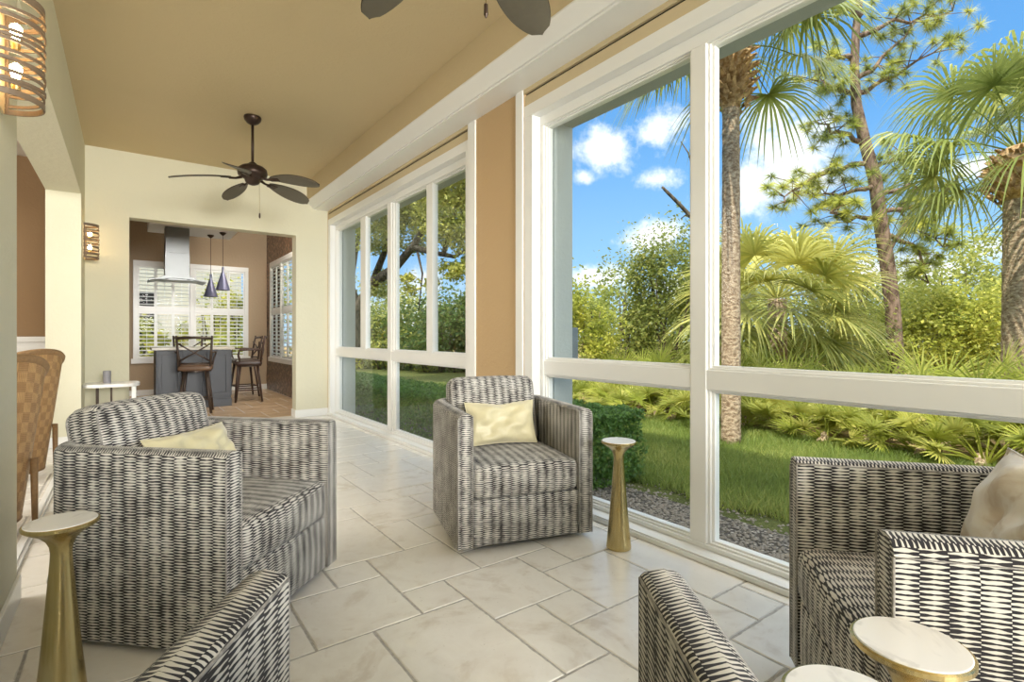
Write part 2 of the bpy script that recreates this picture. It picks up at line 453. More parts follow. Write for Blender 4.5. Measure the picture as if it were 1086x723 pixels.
# far wall with opening to the kitchen
wf = MB(); wf.box(XL, .022, YF, YF2, 0, 3.4); wf.box(.022, 1.83, YF, YF2, 2.45, 3.4); wf.box(1.83, XW + .1, YF, YF2, 0, 3.4)
structure('wall_far', wf, M['wall'])
structure('baseboard_far', MB().box(XL + .014, .022, YF - .014, YF, 0, .1).box(1.83, XW, YF - .014, YF, 0, .1).box(1.816, 1.83, YF - .014, YF2, 0, .1), M['white'], bevel=.003)
structure('wall_rear', MB().box(-5.3, XO, Y0 - .15, Y0, 0, 3.4), M['wall'])
# adjoining living room
structure('wall_living', MB().box(-5.2, XL2, 9.0, 9.15, 0, 3.4), M['brown'])
structure('trim_wainscot', MB().box(-5.2, XL2, 8.97, 9.0, 0, 1.02).box(-5.2, XL2, 8.94, 9.0, 1.02, 1.09), M['white'], bevel=.005)
structure('wall_side', MB().box(-5.35, -5.2, Y0, 9.15, 0, 3.4), M['wall'])
# kitchen
KX = 2.35
kw = MB()
wx0, wx1, wz0, wz1 = .10, 1.99, .60, 2.48
kw.box(XL2, wx0, 11.8, 12.0, 0, 3.5); kw.box(wx1, XO, 11.8, 12.0, 0, 3.5); kw.box(wx0, wx1, 11.8, 12.0, 0, wz0); kw.box(wx0, wx1, 11.8, 12.0, wz1, 3.5)
structure('wall_kitchen_back', kw, M['kwall'])
structure('wall_kitchen_left', MB().box(XL2, -.52, YF2, 11.8, 0, 3.5), M['kwall'])
kr = MB(); ya, yb = 9.55, 11.38
kr.box(KX, XO, YF2, ya, 0, 3.5); kr.box(KX, XO, yb, 12.0, 0, 3.5); kr.box(KX, XO, ya, yb, 0, .60); kr.box(KX, XO, ya, yb, 2.56, 3.5)
structure('wall_kitchen_right', kr, M['mosaic'])
structure('baseboard_kitchen', MB().box(-.52, KX, 11.785, 11.8, 0, .1), M['white'])
structure('trim_kitchen_soffit', MB().box(.26, 1.42, 7.9, 10.1, 2.75, 3.42), M['white_flat'], bevel=.004)

# window wall: reveals, soffit with crown, frames
wr = MB()
GA = (3.60, 7.345)      # far window opening in Y
GB = (-5.6, 2.896)      # near window opening, unseen rear stretch added to let in daylight
wr.box(XW, XW + .164, GA[1], YF2, -.2, 3.4); wr.box(XW, XW + .164, GB[1], GA[0], -.2, 3.4); wr.box(XW, XW + .164, Y0, GB[0], -.2, 3.4)
wr.box(XW + .05, XW + .164, GA[0], GA[1], 2.72, 3.4); wr.box(XW + .05, XW + .164, GB[0], GB[1], 2.72, 3.4)
o = structure('wall_right', wr, M['pier'])
ex = MB()
for (a, b) in ((GA[1] - .13, 9.5), (GB[1] - .13, GA[0] + .13), (Y0, GB[0])): ex.box(XW + .165, XO + .03, a, b, -.2, 3.3)
ex.box(XW + .165, XO + .03, Y0, 7.4, 2.60, 3.298)
ex.box(XO, XO + .03, 11.43, 12.0, -.2, 3.3); ex.box(XO, XO + .03, 9.5, 11.43, -.2, .6)
structure('wall_exterior', ex, M['ext'])
structure('trim_soffit', MB().prism([(1.97, ZC), (1.97, 2.935), (XW + .06, 2.935), (XW + .06, ZC)], 'y', Y0, YF), M['fascia'])
structure('trim_crown', MB().prism([(1.965, 2.935), (1.965, 2.925), (2.045, 2.845), (2.06, 2.845), (2.06, ZS), (2.22, ZS), (XW + .06, ZS), (XW + .06, 2.935)], 'y', Y0, YF), M['white'])
for nm, (a, b) in (('1', GA), ('2', GB)):
    structure('trim_shade_slot_' + nm, MB().box(XW - .004, XW + .02, a, b, 2.80, 2.83).box(XW + .006, XW + .06, a, b, 2.712, 2.785, 0).box(XW + .016, XW + .05, a + .002, b - .002, 2.783, 2.802, 1), [M['fascia'], M['black']])

def wframe(name, YA, YB, mull, stiles, wide):
    """white picture window: outer frame, deeper inner frame with mullions and mid rail, glazing beads, panes"""
    cy = (YA + YB) / 2; root = empty(name, (XW, cy, 0)); root['kind'] = 'structure'
    def L(y): return y - cy
    XI, XG, XE = .07, .11, .16
    fr = MB()
    fr.box(0, XE, L(YA), L(YA) + .09, .035, 2.627); fr.box(0, XE, L(YB) - .09, L(YB), .035, 2.627); fr.box(0, XE, L(YA), L(YB), 2.627, 2.712)
    fr.box(-.018, XE, L(YA), L(YB), 0, .026); fr.box(-.010, XE, L(YA), L(YB), .026, .035)
    fr.build('outer_frame', M['white'], root, bevel=.004)
    zi0, zi1, r0, r1 = .06, 2.56, .832, .93
    inn = MB()
    a, b = YA + .09, YB - .09
    inn.box(XI, XE, L(a), L(a) + .035, zi0, zi1); inn.box(XI, XE, L(b) - .035, L(b), zi0, zi1)
    inn.box(XI, XE, L(a), L(b), .035, zi0); inn.box(XI, XE, L(a), L(b), zi1, 2.627)
    for y0, y1 in mull: inn.box(XI, XE, L(y0), L(y1), zi0, zi1)
    inn.build('inner_frame', M['white'], root, bevel=.004)
    MB().box(XI + .003, XE - .01, L(a) + .01, L(b) - .01, r0, r1).build('mid_rail', M['white'], root, bevel=.004)
    edges = sorted([a + .035] + [v for m in mull for v in m] + [b - .035])
    bays = [(edges[i], edges[i + 1]) for i in range(0, len(edges), 2)]
    for (p, q) in bays:
        for (z0, z1, up) in ((zi0, r0, 0), (r1, zi1, 1)):
            sh = MB(); q2 = q; wq = .022 if q > b - .05 else wide
            for wb, x0_ in ((.5, XI + .014), (1, XI + .028)):
                w = .022 * wb
                sh.box(x0_, XE - .02, L(p), L(p) + w, z0 + w, z1 - w * .8); sh.box(x0_, XE - .02, L(q) - wq * wb, L(q), z0 + w, z1 - w * .8)
                sh.box(x0_, XE - .02, L(p), L(q), z0, z0 + w); sh.box(x0_, XE - .02, L(p), L(q), z1 - w * .8, z1)
            sub = [(p + .022, q - wq)]
            for (s0, s1) in stiles:
                if up and p < s0 < q:
                    sub = [(p + .022, s0), (s1, q - wq)]; sh.box(XI + .010, XE - .02, L(s0), L(s1), z0 + .004, z1 - .004)
            s_ = sh.build('glazing_bead', M['white'], root, bevel=.002)
            for (u, v) in sub:
                MB().box(XG, XG + .006, L(u) - .004, L(v) + .004, z0 + .018, z1 - .014).build('pane', M['glass'], s_)
    return root
wframe('window_1', GA[0], GA[1], [(5.36, 5.46)], [(4.42, 4.54), (6.14, 6.31)], .07)
wframe('window_2', GB[0], GB[1], [(1.51, 1.60), (-.95, -.86), (-3.3, -3.21)], [], .03)
# thin jamb casing strips either side of the tan piers
for i, (a, b) in enumerate(((GB[1] + .006, GB[1] + .088), (3.524, 3.634))):
    structure('trim_casing_%d' % (i + 1), MB().box(XW - .012, XW + .01, a, b, 0, ZS), M['white'], bevel=.003)

# ------------------------------------------------------------------ shutters in the kitchen windows
def shutters(name, origin, rz, W, z0, z1, zmid, npan, mulls):
    root = empty(name, origin, rz); root['kind'] = 'structure'
    fr = MB(); t = .07
    fr.box(-t, W + t, -.034, .03, z1 - .0, z1 + .09); fr.box(-t - .03, W + t + .03, -.05, .03, z0 - .09, z0)
    fr.box(-t, .0, -.03, .03, z0, z1); fr.box(W, W + t, -.03, .03, z0, z1)
    for m in mulls: fr.box(m - .04, m + .04, -.03, .03, z0, z1)
    fr.box(0, W, -.022, .026, zmid - .03, zmid + .03)
    fr.build('window_frame', M['white'], root, bevel=.004)
    MB().box(0, W, .09, .095, z0, z1).build('pane', M['glass'], root)
    mb = MB()
    xs = [0] + list(mulls) + [W]
    for i in range(len(xs) - 1):
        a = xs[i] + (.04 if i else 0); b = xs[i + 1] - (.04 if i + 1 < len(xs) - 1 else 0)
        w = (b - a) / npan
        for k in range(npan):
            for (u, v) in ((z0, zmid - .03), (zmid + .03, z1)):
                pa, pb = a + k * w + .002, a + (k + 1) * w - .002
                sh = MB()
                sh.box(pa, pa + .022, -.013, .017, u, v); sh.box(pb - .022, pb, -.013, .017, u, v)
                sh.box(pa + .022, pb - .022, -.012, .016, u, u + .04); sh.box(pa + .022, pb - .022, -.012, .016, v - .04, v)
                n = int((v - u - .08) / .068)
                st = (v - u - .08) / n
                for j in range(n):
                    z = u + .04 + (j + .5) * st
                    Mx = Matrix.Translation((0, .002, z)) @ Matrix.Rotation(R(12), 4, 'X')
                    sh.box(pa + .022, pb - .022, -.03, .03, -.0045, .0045, M=Mx)
                sh.box((pa + pb) / 2 - .004, (pa + pb) / 2 + .004, -.045, -.036, u + .06, v - .06)
                sh.build('shutter_panel', M['white'], root)
    return root
shutters('window_3', (wx0 + .06, 11.80, 0), 0, wx1 - wx0 - .12, wz0 + .08, wz1 - .08, 1.58, 3, [.86])
shutters('window_4', (KX, yb - .06, 0), -math.pi / 2, yb - ya - .12, .68, 2.48, 1.58, 2, [.85])

# ------------------------------------------------------------------ swivel armchairs
def rbox(sx, sy, sz, r, n=10, crown=(0, 0, 0), ctr=(0, 0, 0), uvoff=(0, 0)):
    mb = MB(); hx, hy, hz = sx / 2, sy / 2, sz / 2
    def prm(a):   # dense near ends
        return math.sin(a * math.pi / 2)
    def put(p):
        q = Vector((max(-hx + r, min(hx - r, p[0])), max(-hy + r, min(hy - r, p[1])), max(-hz + r, min(hz - r, p[2]))))
        d = Vector(p) - q
        if d.length > 1e-9: q = q + d.normalized() * r
        x, y, z = q.x / hx, q.y / hy, q.z / hz
        fx, fy, fz = max(0, 1 - x * x), max(0, 1 - y * y), max(0, 1 - z * z)
        q.z += crown[2] * math.copysign(1, z) * (abs(z) > .3) * fx ** .6 * fy ** .6
        q.y += crown[1] * math.copysign(1, y) * (abs(y) > .3) * fx ** .6 * fz ** .6
        q.x += crown[0] * math.copysign(1, x) * (abs(x) > .3) * fy ** .6 * fz ** .6
        return q
    for ax in range(3):
        for sg in (-1, 1):
            b = len(mb.v)
            h = (hx, hy, hz)
            a1, a2 = [k for k in range(3) if k != ax]
            P = []
            for j in range(n + 1):
                for i in range(n + 1):
                    p = [0, 0, 0]; p[ax] = sg * h[ax]
                    p[a1] = h[a1] * prm(-1 + 2 * i / n); p[a2] = h[a2] * prm(-1 + 2 * j / n)
                    q = put(p); P.append(q); mb.v.append((q.x + ctr[0], q.y + ctr[1], q.z + ctr[2]))
            for j in range(n):
                for i in range(n):
                    ids = [j * (n + 1) + i, j * (n + 1) + i + 1, (j + 1) * (n + 1) + i + 1, (j + 1) * (n + 1) + i]
                    uv = [(P[k][a1] + uvoff[0], P[k][a2] + uvoff[1] + (0 if ax != 2 else .0)) for k in ids]
                    if sg < 0: ids = ids[::-1]; uv = uv[::-1]
                    mb.face([b + k for k in ids], uv)
    return mb

AW, AD, AT, AZ = .755, .78, .082, .704
def shell_path():
    hw = AW / 2 - AT / 2; rc = .115; yb_ = -AD / 2 + AT / 2; yf = AD / 2
    pts = []
    n = 14
    for k in range(n + 1): pts.append((hw, yf + (yb_ + rc - yf) * k / n))
    for k in range(1, 9):
        a = R(90 * k / 8); pts.append((hw - rc + rc * math.cos(a), yb_ + rc - rc * math.sin(a)))
    for k in range(1, 11): pts.append((hw - rc - (2 * hw - 2 * rc) * k / 10, yb_))
    for k in range(1, 9):
        a = R(90 * k / 8); pts.append((-hw + rc - rc * math.sin(a), yb_ + rc - rc * math.cos(a)))
    for k in range(1, n + 1): pts.append((-hw, yb_ + rc + (yf - yb_ - rc) * k / n))
    return pts
def make_shell():
    mb = MB(); path = shell_path(); m = len(path)
    r = .034; z0 = .03; T = AT / 2
    prof = [(T, z0), (T, .25), (T, .48), (T, AZ - r)]
    for k in range(1, 6):
        a = R(90 * k / 5); prof.append((T - r + r * math.cos(a), AZ - r + r * math.sin(a)))
    prof.append((0, AZ + .003)); ri = .016
    for k in range(5, -1, -1):
        a = R(90 * k / 5); prof.append((-T + ri - ri * math.cos(a), AZ - .003 - ri + ri * math.sin(a)))
    prof += [(-T, .48), (-T, .25), (-T, z0)]
    # bottom corner softened at the rear
    L = 0; Ls = []; nr = []
    for i, (x, y) in enumerate(path):
        a = Vector(path[max(i - 1, 0)]); b = Vector(path[min(i + 1, m - 1)]); d = (b - a).normalized()
        nr.append(Vector((-d.y, d.x)) * -1 if False else Vector((d.y, -d.x)) * -1)
        if i: L += math.dist(path[i], path[i - 1])
        Ls.append(L)
    if nr[0].x < 0: nr = [-q for q in nr]
    P = len(prof)
    for i, (x, y) in enumerate(path):
        for (s_, z) in prof:
            mb.v.append((x + nr[i].x * s_, y + nr[i].y * s_, z))
    for i in range(m - 1):
        for k in range(P - 1):
            (s1, za), (s2, zb_) = prof[k], prof[k + 1]
            top = abs(zb_ - za) < abs(s2 - s1) * 1.2
            if top: uv = [(s1 + .028, Ls[i]), (s1 + .028, Ls[i + 1]), (s2 + .028, Ls[i + 1]), (s2 + .028, Ls[i])]
            else: uv = [(Ls[i], za), (Ls[i + 1], za), (Ls[i + 1], zb_), (Ls[i], zb_)]
            mb.face((i * P + k, (i + 1) * P + k, (i + 1) * P + k + 1, i * P + k + 1), uv)
        mb.face((i * P + P - 1, (i + 1) * P + P - 1, (i + 1) * P, i * P), [(0, 0)] * 4)
    for i in (0, m - 1):
        b = i * P; uvs = [(s_ + .028, z) for s_, z in prof]
        mb.face([b + k for k in range(P)], uvs)
    # piping lines
    pi = MB()
    for side in (1, -1):
        s_ = side * (T - .0025); pts = [(x + nr[i].x * s_, y + nr[i].y * s_, AZ - (.034 if side == 1 else .014)) for i, (x, y) in enumerate(path)]
        pi.tube(pts, .0032, 6)
        for e, yy in ((0, AD / 2), (m - 1, AD / 2)):
            x = path[e][0] + nr[e].x * s_
            pi.tube([(x, yy, z0), (x, yy, .3), (x, yy, AZ - (.034 if side == 1 else .014))], .0034, 6)
    return mb, pi

def pillow_mesh(w, h, t, seed, n=18, sag=.0):
    """soft square cushion in the XZ plane, thickness along Y, pinched corners"""
    mb = MB(); rg = random.Random(seed); ph = [rg.uniform(0, 6) for _ in range(6)]
    for sd in (1, -1):
        b = len(mb.v)
        for j in range(n + 1):
            for i in range(n + 1):
                u, v = -1 + 2 * i / n, -1 + 2 * j / n
                cu, cv = 1 - .07 * (1 - u * u) * 0 , 1
                px = u * w / 2 * (1 - .07 * (1 - v * v) * abs(u)); pz = v * h / 2 * (1 - .10 * (1 - u * u) * abs(v))
                th = t / 2 * ((1 - u ** 4) * (1 - v ** 4)) ** .55
                wr_ = .016 * math.sin(5 * u + 4 * v + ph[0]) + .007 * math.sin(17 * u * (1 - .4 * v) + 6 * v + ph[3]) + .008 * math.sin(9 * u - 6 * v + ph[1]) + .006 * math.sin(3 * u + 13 * v + ph[2])
                e = (1 - u ** 6) * (1 - v ** 6)
                dent = -.03 * math.exp(-((u) ** 2 * 14)) * max(0, v) * sag
                py = sd * (th + (wr_ + dent) * e * .8)
                mb.v.append((px, py, pz + sag * -.012 * math.exp(-u * u * 12) * (v > 0) * v))
        for j in range(n):
            for i in range(n):
                q = [b + j * (n + 1) + i, b + j * (n + 1) + i + 1, b + (j + 1) * (n + 1) + i + 1, b + (j + 1) * (n + 1) + i]
                mb.face(q if sd < 0 else q[::-1])
    return mb

def seam_rect(mb, hx, hz, y, r=.0045, rc=.03, off=(0, 0, 0), plane='xz'):
    pts = []
    for (cx, cz, a0) in ((hx - rc, hz - rc, 0), (-hx + rc, hz - rc, 90), (-hx + rc, -hz + rc, 180), (hx - rc, -hz + rc, 270)):
        for k in range(6):
            a = R(a0 + 18 * k); pts.append((cx + rc * math.cos(a), cz + rc * math.sin(a)))
    pts.append(pts[0])
    P3 = [((u, y, v) if plane == 'xz' else (u, v, y)) for u, v in pts]
    mb.tube([(p[0] + off[0], p[1] + off[1], p[2] + off[2]) for p in P3], r, 6, caps=False, uv=True)

def make_armchair():
    root = empty('swivel_armchair')
    sh, pi = make_shell()
    so = sh.build('arms_and_back_shell', M['fabric'], root, smooth=True)
    md = so.modifiers.new('es', 'EDGE_SPLIT'); md.split_angle = R(50)
    pi.build('piping', M['piping'], so, smooth=True)
    iw = AW / 2 - AT
    fp = rbox(2 * iw - .002, .05, .235, .008, 10, (0, .010, 0), (0, AD / 2 - .032, .03 + .1175)); fpo = fp.build('front_panel', M['fabric'], root, smooth=True)
    MB().tube([(-iw + .002, AD / 2 - .0065, .085), (0, AD / 2 - .0025, .085), (iw - .002, AD / 2 - .0065, .085)], .003, 6, uv=True).build('seam', M['fabric'], fpo)
    base = MB(); base.box(-iw, iw, -AD / 2 + AT, AD / 2 - .07, .032, .20); base.build('seat_deck', M['black_rubber'], root)
    MB().lathe([(.24, 0), (.25, .006), (.25, .02), (.20, .034)], 40).build('swivel_base', M['bronze'], root, smooth=False)
    # seat cushion, T front flush with arms
    sc = rbox(2 * iw - .004, AD - AT - .13, .165, .035, 14, (0, .010, .018), (0, .108, .268 + .0825))
    s = sc.build('seat_cushion', M['fabric'], root, smooth=True)
    sp = MB()
    for z in (.268 + .150, .268 + .016):
        seam_rect(sp, iw - .010, (AD - AT - .13) / 2 - .008, z, .0036, .03, (0, .108, 0), 'xy')
    sp.build('piping', M['piping'], s, smooth=True)
    bc = rbox(2 * iw - .03, .155, .43, .05, 14, (0, .03, .012), (0, 0, .215))
    b = bc.build('back_cushion', M['fabric'], root, smooth=True, loc=(0, -.215, .405), rot=(R(12), 0, 0))
    bp = MB()
    for y in (.068, -.068): seam_rect(bp, iw - .026, .204, y, .0042, .045, (0, 0, .215))
    bp.build('piping', M['piping'], b, smooth=True)
    return root
chair = make_armchair()
CH = [
 ((.262, 2.515), -45.5, 'black and cream woven swivel armchair in left foreground, seen from its side', 'full'),
 ((1.80, 2.51), -107, 'black and cream woven swivel armchair in front of the tan wall between windows', 'full'),
 ((1.735, .305), 129, 'black and cream woven swivel armchair at right with marbled pillow, facing left by the window', 'full'),
 ((.230, .44), 54.0, 'black and cream woven swivel armchair at bottom, only its two forward arms showing', 'full')]
chairs = []
for i, ((x, y), deg, lab, _) in enumerate(CH):
    c = chair if i == 0 else copy_tree(chair)
    c.location = (x, y, 0); c.rotation_euler = (0, 0, R(deg - 90)); tag(c, lab, 'armchair', 'matching woven swivel armchairs'); chairs.append(c)

def place_pillow(ci, w, h, t, mat, loc, tilt, yaw, label, seed, sag=0, roll=0, back=None):
    mb = pillow_mesh(w, h, t, seed, sag=sag)
    c = CH[ci]; a = R(c[1] - 90)
    root = empty('throw_pillow')
    o = mb.build('cover', [mat], root, smooth=True)
    p = MB(); pts = []
    for (u0, v0, u1, v1) in ((-1, -1, 1, -1), (1, -1, 1, 1), (1, 1, -1, 1), (-1, 1, -1, -1)):
        for k in range(10):
            u = u0 + (u1 - u0) * k / 10; v = v0 + (v1 - v0) * k / 10
            pts.append((u * w / 2 * (1 - .07 * (1 - v * v) * abs(u)), 0, v * h / 2 * (1 - .10 * (1 - u * u) * abs(v)) - sag * .012 * math.exp(-u * u * 12) * (v > 0) * v))
    pts.append(pts[0]); p.tube(pts, .003, 6, caps=False).build('piping', mat, root, smooth=True)
    m = Matrix.Translation((c[0][0], c[0][1], 0)) @ Matrix.Rotation(a, 4, 'Z') @ Matrix.Translation(loc) @ Matrix.Rotation(R(yaw), 4, 'Z') @ Matrix.Rotation(R(tilt), 4, 'X') @ Matrix.Rotation(R(roll), 4, 'Y')
    root.matrix_world = m
    tag(root, label, 'pillow', 'cream lumbar pillows' if mat is M['cream'] else None)
place_pillow(0, .44, .25, .13, M['cream'], (-.02, -.055, .585), 26, 0, 'pale cream lumbar pillow on the left foreground armchair, mostly behind its near arm', 3)
place_pillow(1, .44, .26, .13, M['cream'], (.0, -.06, .575), 16, 0, 'pale cream lumbar pillow on the armchair by the tan wall, wrinkled front showing', 5, 1)
place_pillow(2, .41, .40, .11, M['marbled'], (-.07, -.005, .615), 22, 0, 'square taupe marbled pillow on the right armchair', 9, 0, 0)

# ------------------------------------------------------------------ gold drink tables
def make_table():
    root = empty('drink_table')
    prof = [(.060, 0), (.0635, .003), (.0635, .012), (.058, .07), (.049, .16), (.040, .27), (.032, .37), (.0265, .44), (.0255, .465), (.028, .485), (.036, .503), (.052, .520), (.070, .531), (.082, .538), (.088, .543)]
    o = MB().lathe(prof, 48).build('pedestal', M['brass'], root, smooth=True)
    md = o.modifiers.new('es', 'EDGE_SPLIT'); md.split_angle = R(50)
    MB().lathe([(.088, .543), (.0905, .545), (.0905, .553), (.088, .555), (.0855, .555), (.0855, .543)], 56).build('rim', M['brass'], root)
    MB().lathe([(.0855, .544), (.0855, .5555), (.084, .557)], 56).build('table_top', M['marble'], root)
    return root
TB = make_table()
for i, ((x, y), s, lab) in enumerate([((-.155, 2.02), 1, 'gold pedestal drink table with marble top, left of the left armchair'),
      ((2.055, 1.845), 1, 'gold pedestal drink table with marble top by the window, right of the middle armchair'),
      ((1.118, .322), 1, 'gold pedestal drink table with marble top at lower right against the right armchair'),
      ((.866, .325), 1, 'gold pedestal drink table whose marble top is cut by the bottom edge of the photo')]):
    t = TB if i == 0 else copy_tree(TB)
    t.location = (x, y, 0); tag(t, lab, 'side table', 'matching gold drink tables')

# ------------------------------------------------------------------ ceiling fans
def make_fan(ang0):
    root = empty('ceiling_fan')
    MB().lathe([(.075, 0), (.078, -.012), (.072, -.035), (.052, -.06), (.028, -.075), (.014, -.08)], 32).build('canopy', M['bronze'], root, smooth=True)
    MB().lathe([(.0125, -.075), (.0125, -.44)], 16).build('downrod', M['bronze'], root, smooth=True)
    MB().lathe([(.016, -.43), (.035, -.445), (.05, -.46), (.095, -.475), (.125, -.50), (.132, -.535), (.125, -.565), (.09, -.585), (.07, -.60), (.066, -.62), (.05, -.64), (.02, -.652), (.002, -.655)], 36).build('motor_housing', M['bronze'], root, smooth=True)
    for k in range(5):
        a = R(ang0 + 72 * k)
        bl = MB(); L = .49; n = 24; b = 0
        zt = []
        for j in range(n + 1):
            u = j / n
            w = .104 * (math.sin(math.pi * min(1, u * .95 + .03)) ** .55) * (.70 + .42 * u)
            if j == n: w = .002
            for s_ in range(7):
                q = -1 + s_ / 3
                zt.append((.185 + L * u, q * w, -.006 * (1 - q * q) - .05 * u * u))
        for off in (0, -.006):
            bb = len(bl.v)
            bl.v += [(x, y, z + off) for x, y, z in zt]
            for j in range(n):
                for s_ in range(6):
                    f_ = (bb + j * 7 + s_, bb + j * 7 + s_ + 1, bb + (j + 1) * 7 + s_ + 1, bb + (j + 1) * 7 + s_)
                    bl.face(f_ if off == 0 else f_[::-1])
        N = (n + 1) * 7
        rim = [j * 7 for j in range(n + 1)] + [n * 7 + s_ for s_ in range(1, 7)] + [j * 7 + 6 for j in range(n - 1, -1, -1)] + [s_ for s_ in range(5, 0, -1)]
        for q in range(len(rim)):
            p0, p1 = rim[q], rim[(q + 1) % len(rim)]; bl.face((p0, p1, p1 + N, p0 + N))
        o = bl.build('blade', M['blade'], root, smooth=False, loc=(0, 0, -.585), rot=(R(-14), R(3), a))
        rm = MB(); rm.tube([zt[i] for i in rim] + [zt[rim[0]]], .0035, 6, caps=False); rm.build('blade_rim', M['bronze'], o)
        br = MB(); br.tube([(.09, 0, .005), (.14, 0, -.012), (.20, 0, -.014)], [.016, .011, .012], 8)
        br.box(.18, .27, -.028, .028, -.018, -.010)
        br.build('blade_bracket', M['bronze'], o, bevel=.003)
    MB().tube([(.05, -.05, -.60), (.052, -.052, -.92)], .0016, 6).build('pull_chain', M['brass'], root)
    MB().lathe([(.002, .0), (.007, -.006), (.008, -.04), (.003, -.052)], 12, (.052, -.052, -.92)).build('chain_pull', M['bronze'], root)
    return root
f1 = make_fan(173.5); f1.location = (.965, 5.47, ZC); tag(f1, 'dark bronze five-blade ceiling fan fully in view near the far wall', 'ceiling fan', 'bronze ceiling fans')
f2 = copy_tree(f1); f2.location = (.965, 1.58, ZC); f2.rotation_euler = (0, 0, R(-2)); tag(f2, 'dark bronze ceiling fan overhead, only blade tips showing at the top edge', 'ceiling fan', 'bronze ceiling fans')

# ------------------------------------------------------------------ rattan wall sconces
def make_sconce():
    """half drum of crossing rattan ribbons against a wall: local +X is out of the wall"""
    root = empty('wall_sconce'); Rr, H = .122, .36
    MB().box(0, .010, -Rr, Rr, -H / 2, H / 2).build('back_plate', M['bulb_shade'], root, bevel=.002)
    def P(a, z, r=Rr): return (.008 + r * 1.02 * math.cos(a), r * math.sin(a), z)
    def ribbon(mb, fz, hw, r):
        n = 26; b = len(mb.v)
        for k in range(n + 1):
            a = R(-90 + 180 * k / n)
            for (dz, rr) in ((-hw, r), (hw, r), (hw, r - .005), (-hw, r - .005)): mb.v.append(P(a, fz(a) + dz, rr))
        for k in range(n):
            for q in range(4):
                q2 = (q + 1) % 4; mb.face((b + 4 * k + q, b + 4 * k + q2, b + 4 * k + 4 + q2, b + 4 * k + 4 + q))
        mb.face((b, b + 1, b + 2, b + 3)); mb.face([b + 4 * n + q for q in (3, 2, 1, 0)])
    cg = MB(); rg = random.Random(4)
    for z in (-H / 2 + .009, H / 2 - .009): ribbon(cg, lambda a, z=z: z, .010, Rr)
    for k in range(13):
        z = -H / 2 + .036 + k * (H - .072) / 12; sl = rg.uniform(.004, .016); ph = rg.uniform(-.4, .4); sg = 1 if k % 3 else -1
        ribbon(cg, lambda a, z=z, sl=sl, ph=ph, sg=sg: z + sg * sl * math.sin(a + ph), .0055, Rr + .003 * (k % 2))
    for a in (-86, 86): cg.tube([P(R(a), -H / 2, Rr - .003), P(R(a), H / 2, Rr - .003)], .006, 6)
    cg.build('rattan_shade', M['shade_wood'], root, smooth=False)
    for z in (-.08, .06):
        MB().lathe([(.012, -.045), (.014, -.02), (.013, -.01)], 12, (.055, 0, z)).build('lamp_holder', M['brass'], root)
        b = MB(); b.lathe([(.008, -.012), (.014, .008), (.018, .024), (.016, .038), (.006, .048)], 14, (.055, 0, z)); b.build('bulb', M['bulb'], root, smooth=True)
    return root
s1 = make_sconce(); s1.location = (XL, 2.52, 2.093); tag(s1, 'woven rattan drum sconce with lit bulbs at the upper left edge, on the near pier', 'wall sconce', 'rattan wall sconces')
s2 = copy_tree(s1); s2.location = (XL, 7.08, 2.093); tag(s2, 'small lit rattan sconce in the far corner, left of the kitchen opening', 'wall sconce', 'rattan wall sconces')

# ------------------------------------------------------------------ side table and candle holder by the far pier
st = empty('side_table', (-.13, 7.0, 0), label='small white console table with rounded top in the corner left of the kitchen opening', cat='side table')
tp = MB(); poly = [(.245 * math.copysign(abs(math.cos(R(a))) ** .5, math.cos(R(a))), .22 * math.copysign(abs(math.sin(R(a))) ** .7, math.sin(R(a)))) for a in range(0, 360, 10)]
tp.prism(poly, 'z', .565, .60); tp.build('table_top', M['marble'], st, bevel=.006)
for (x, y) in ((.19, -.13), (.19, .13)): MB().box(x - .02, x + .02, y - .02, y + .02, 0, .566).build('leg', M['white'], st, bevel=.003)
for (x, y) in ((-.12, -.12), (-.12, .12), (-.0, -.15)): MB().lathe([(.009, 0), (.009, .566)], 12, (x, y, 0)).build('leg', M['iron'], st)
cd = empty('candle_holder', (-.17, 6.98, .60), label='small grey candle holder standing on the white corner table', cat='candle holder')
MB().lathe([(.034, 0), (.036, .004), (.036, .125), (.033, .13), (.029, .13), (.029, .03)], 24).build('cup', M['candle'], cd, smooth=False)
MB().lathe([(.028, .03), (.028, .10), (.004, .103)], 20).build('candle', M['cream'], cd)

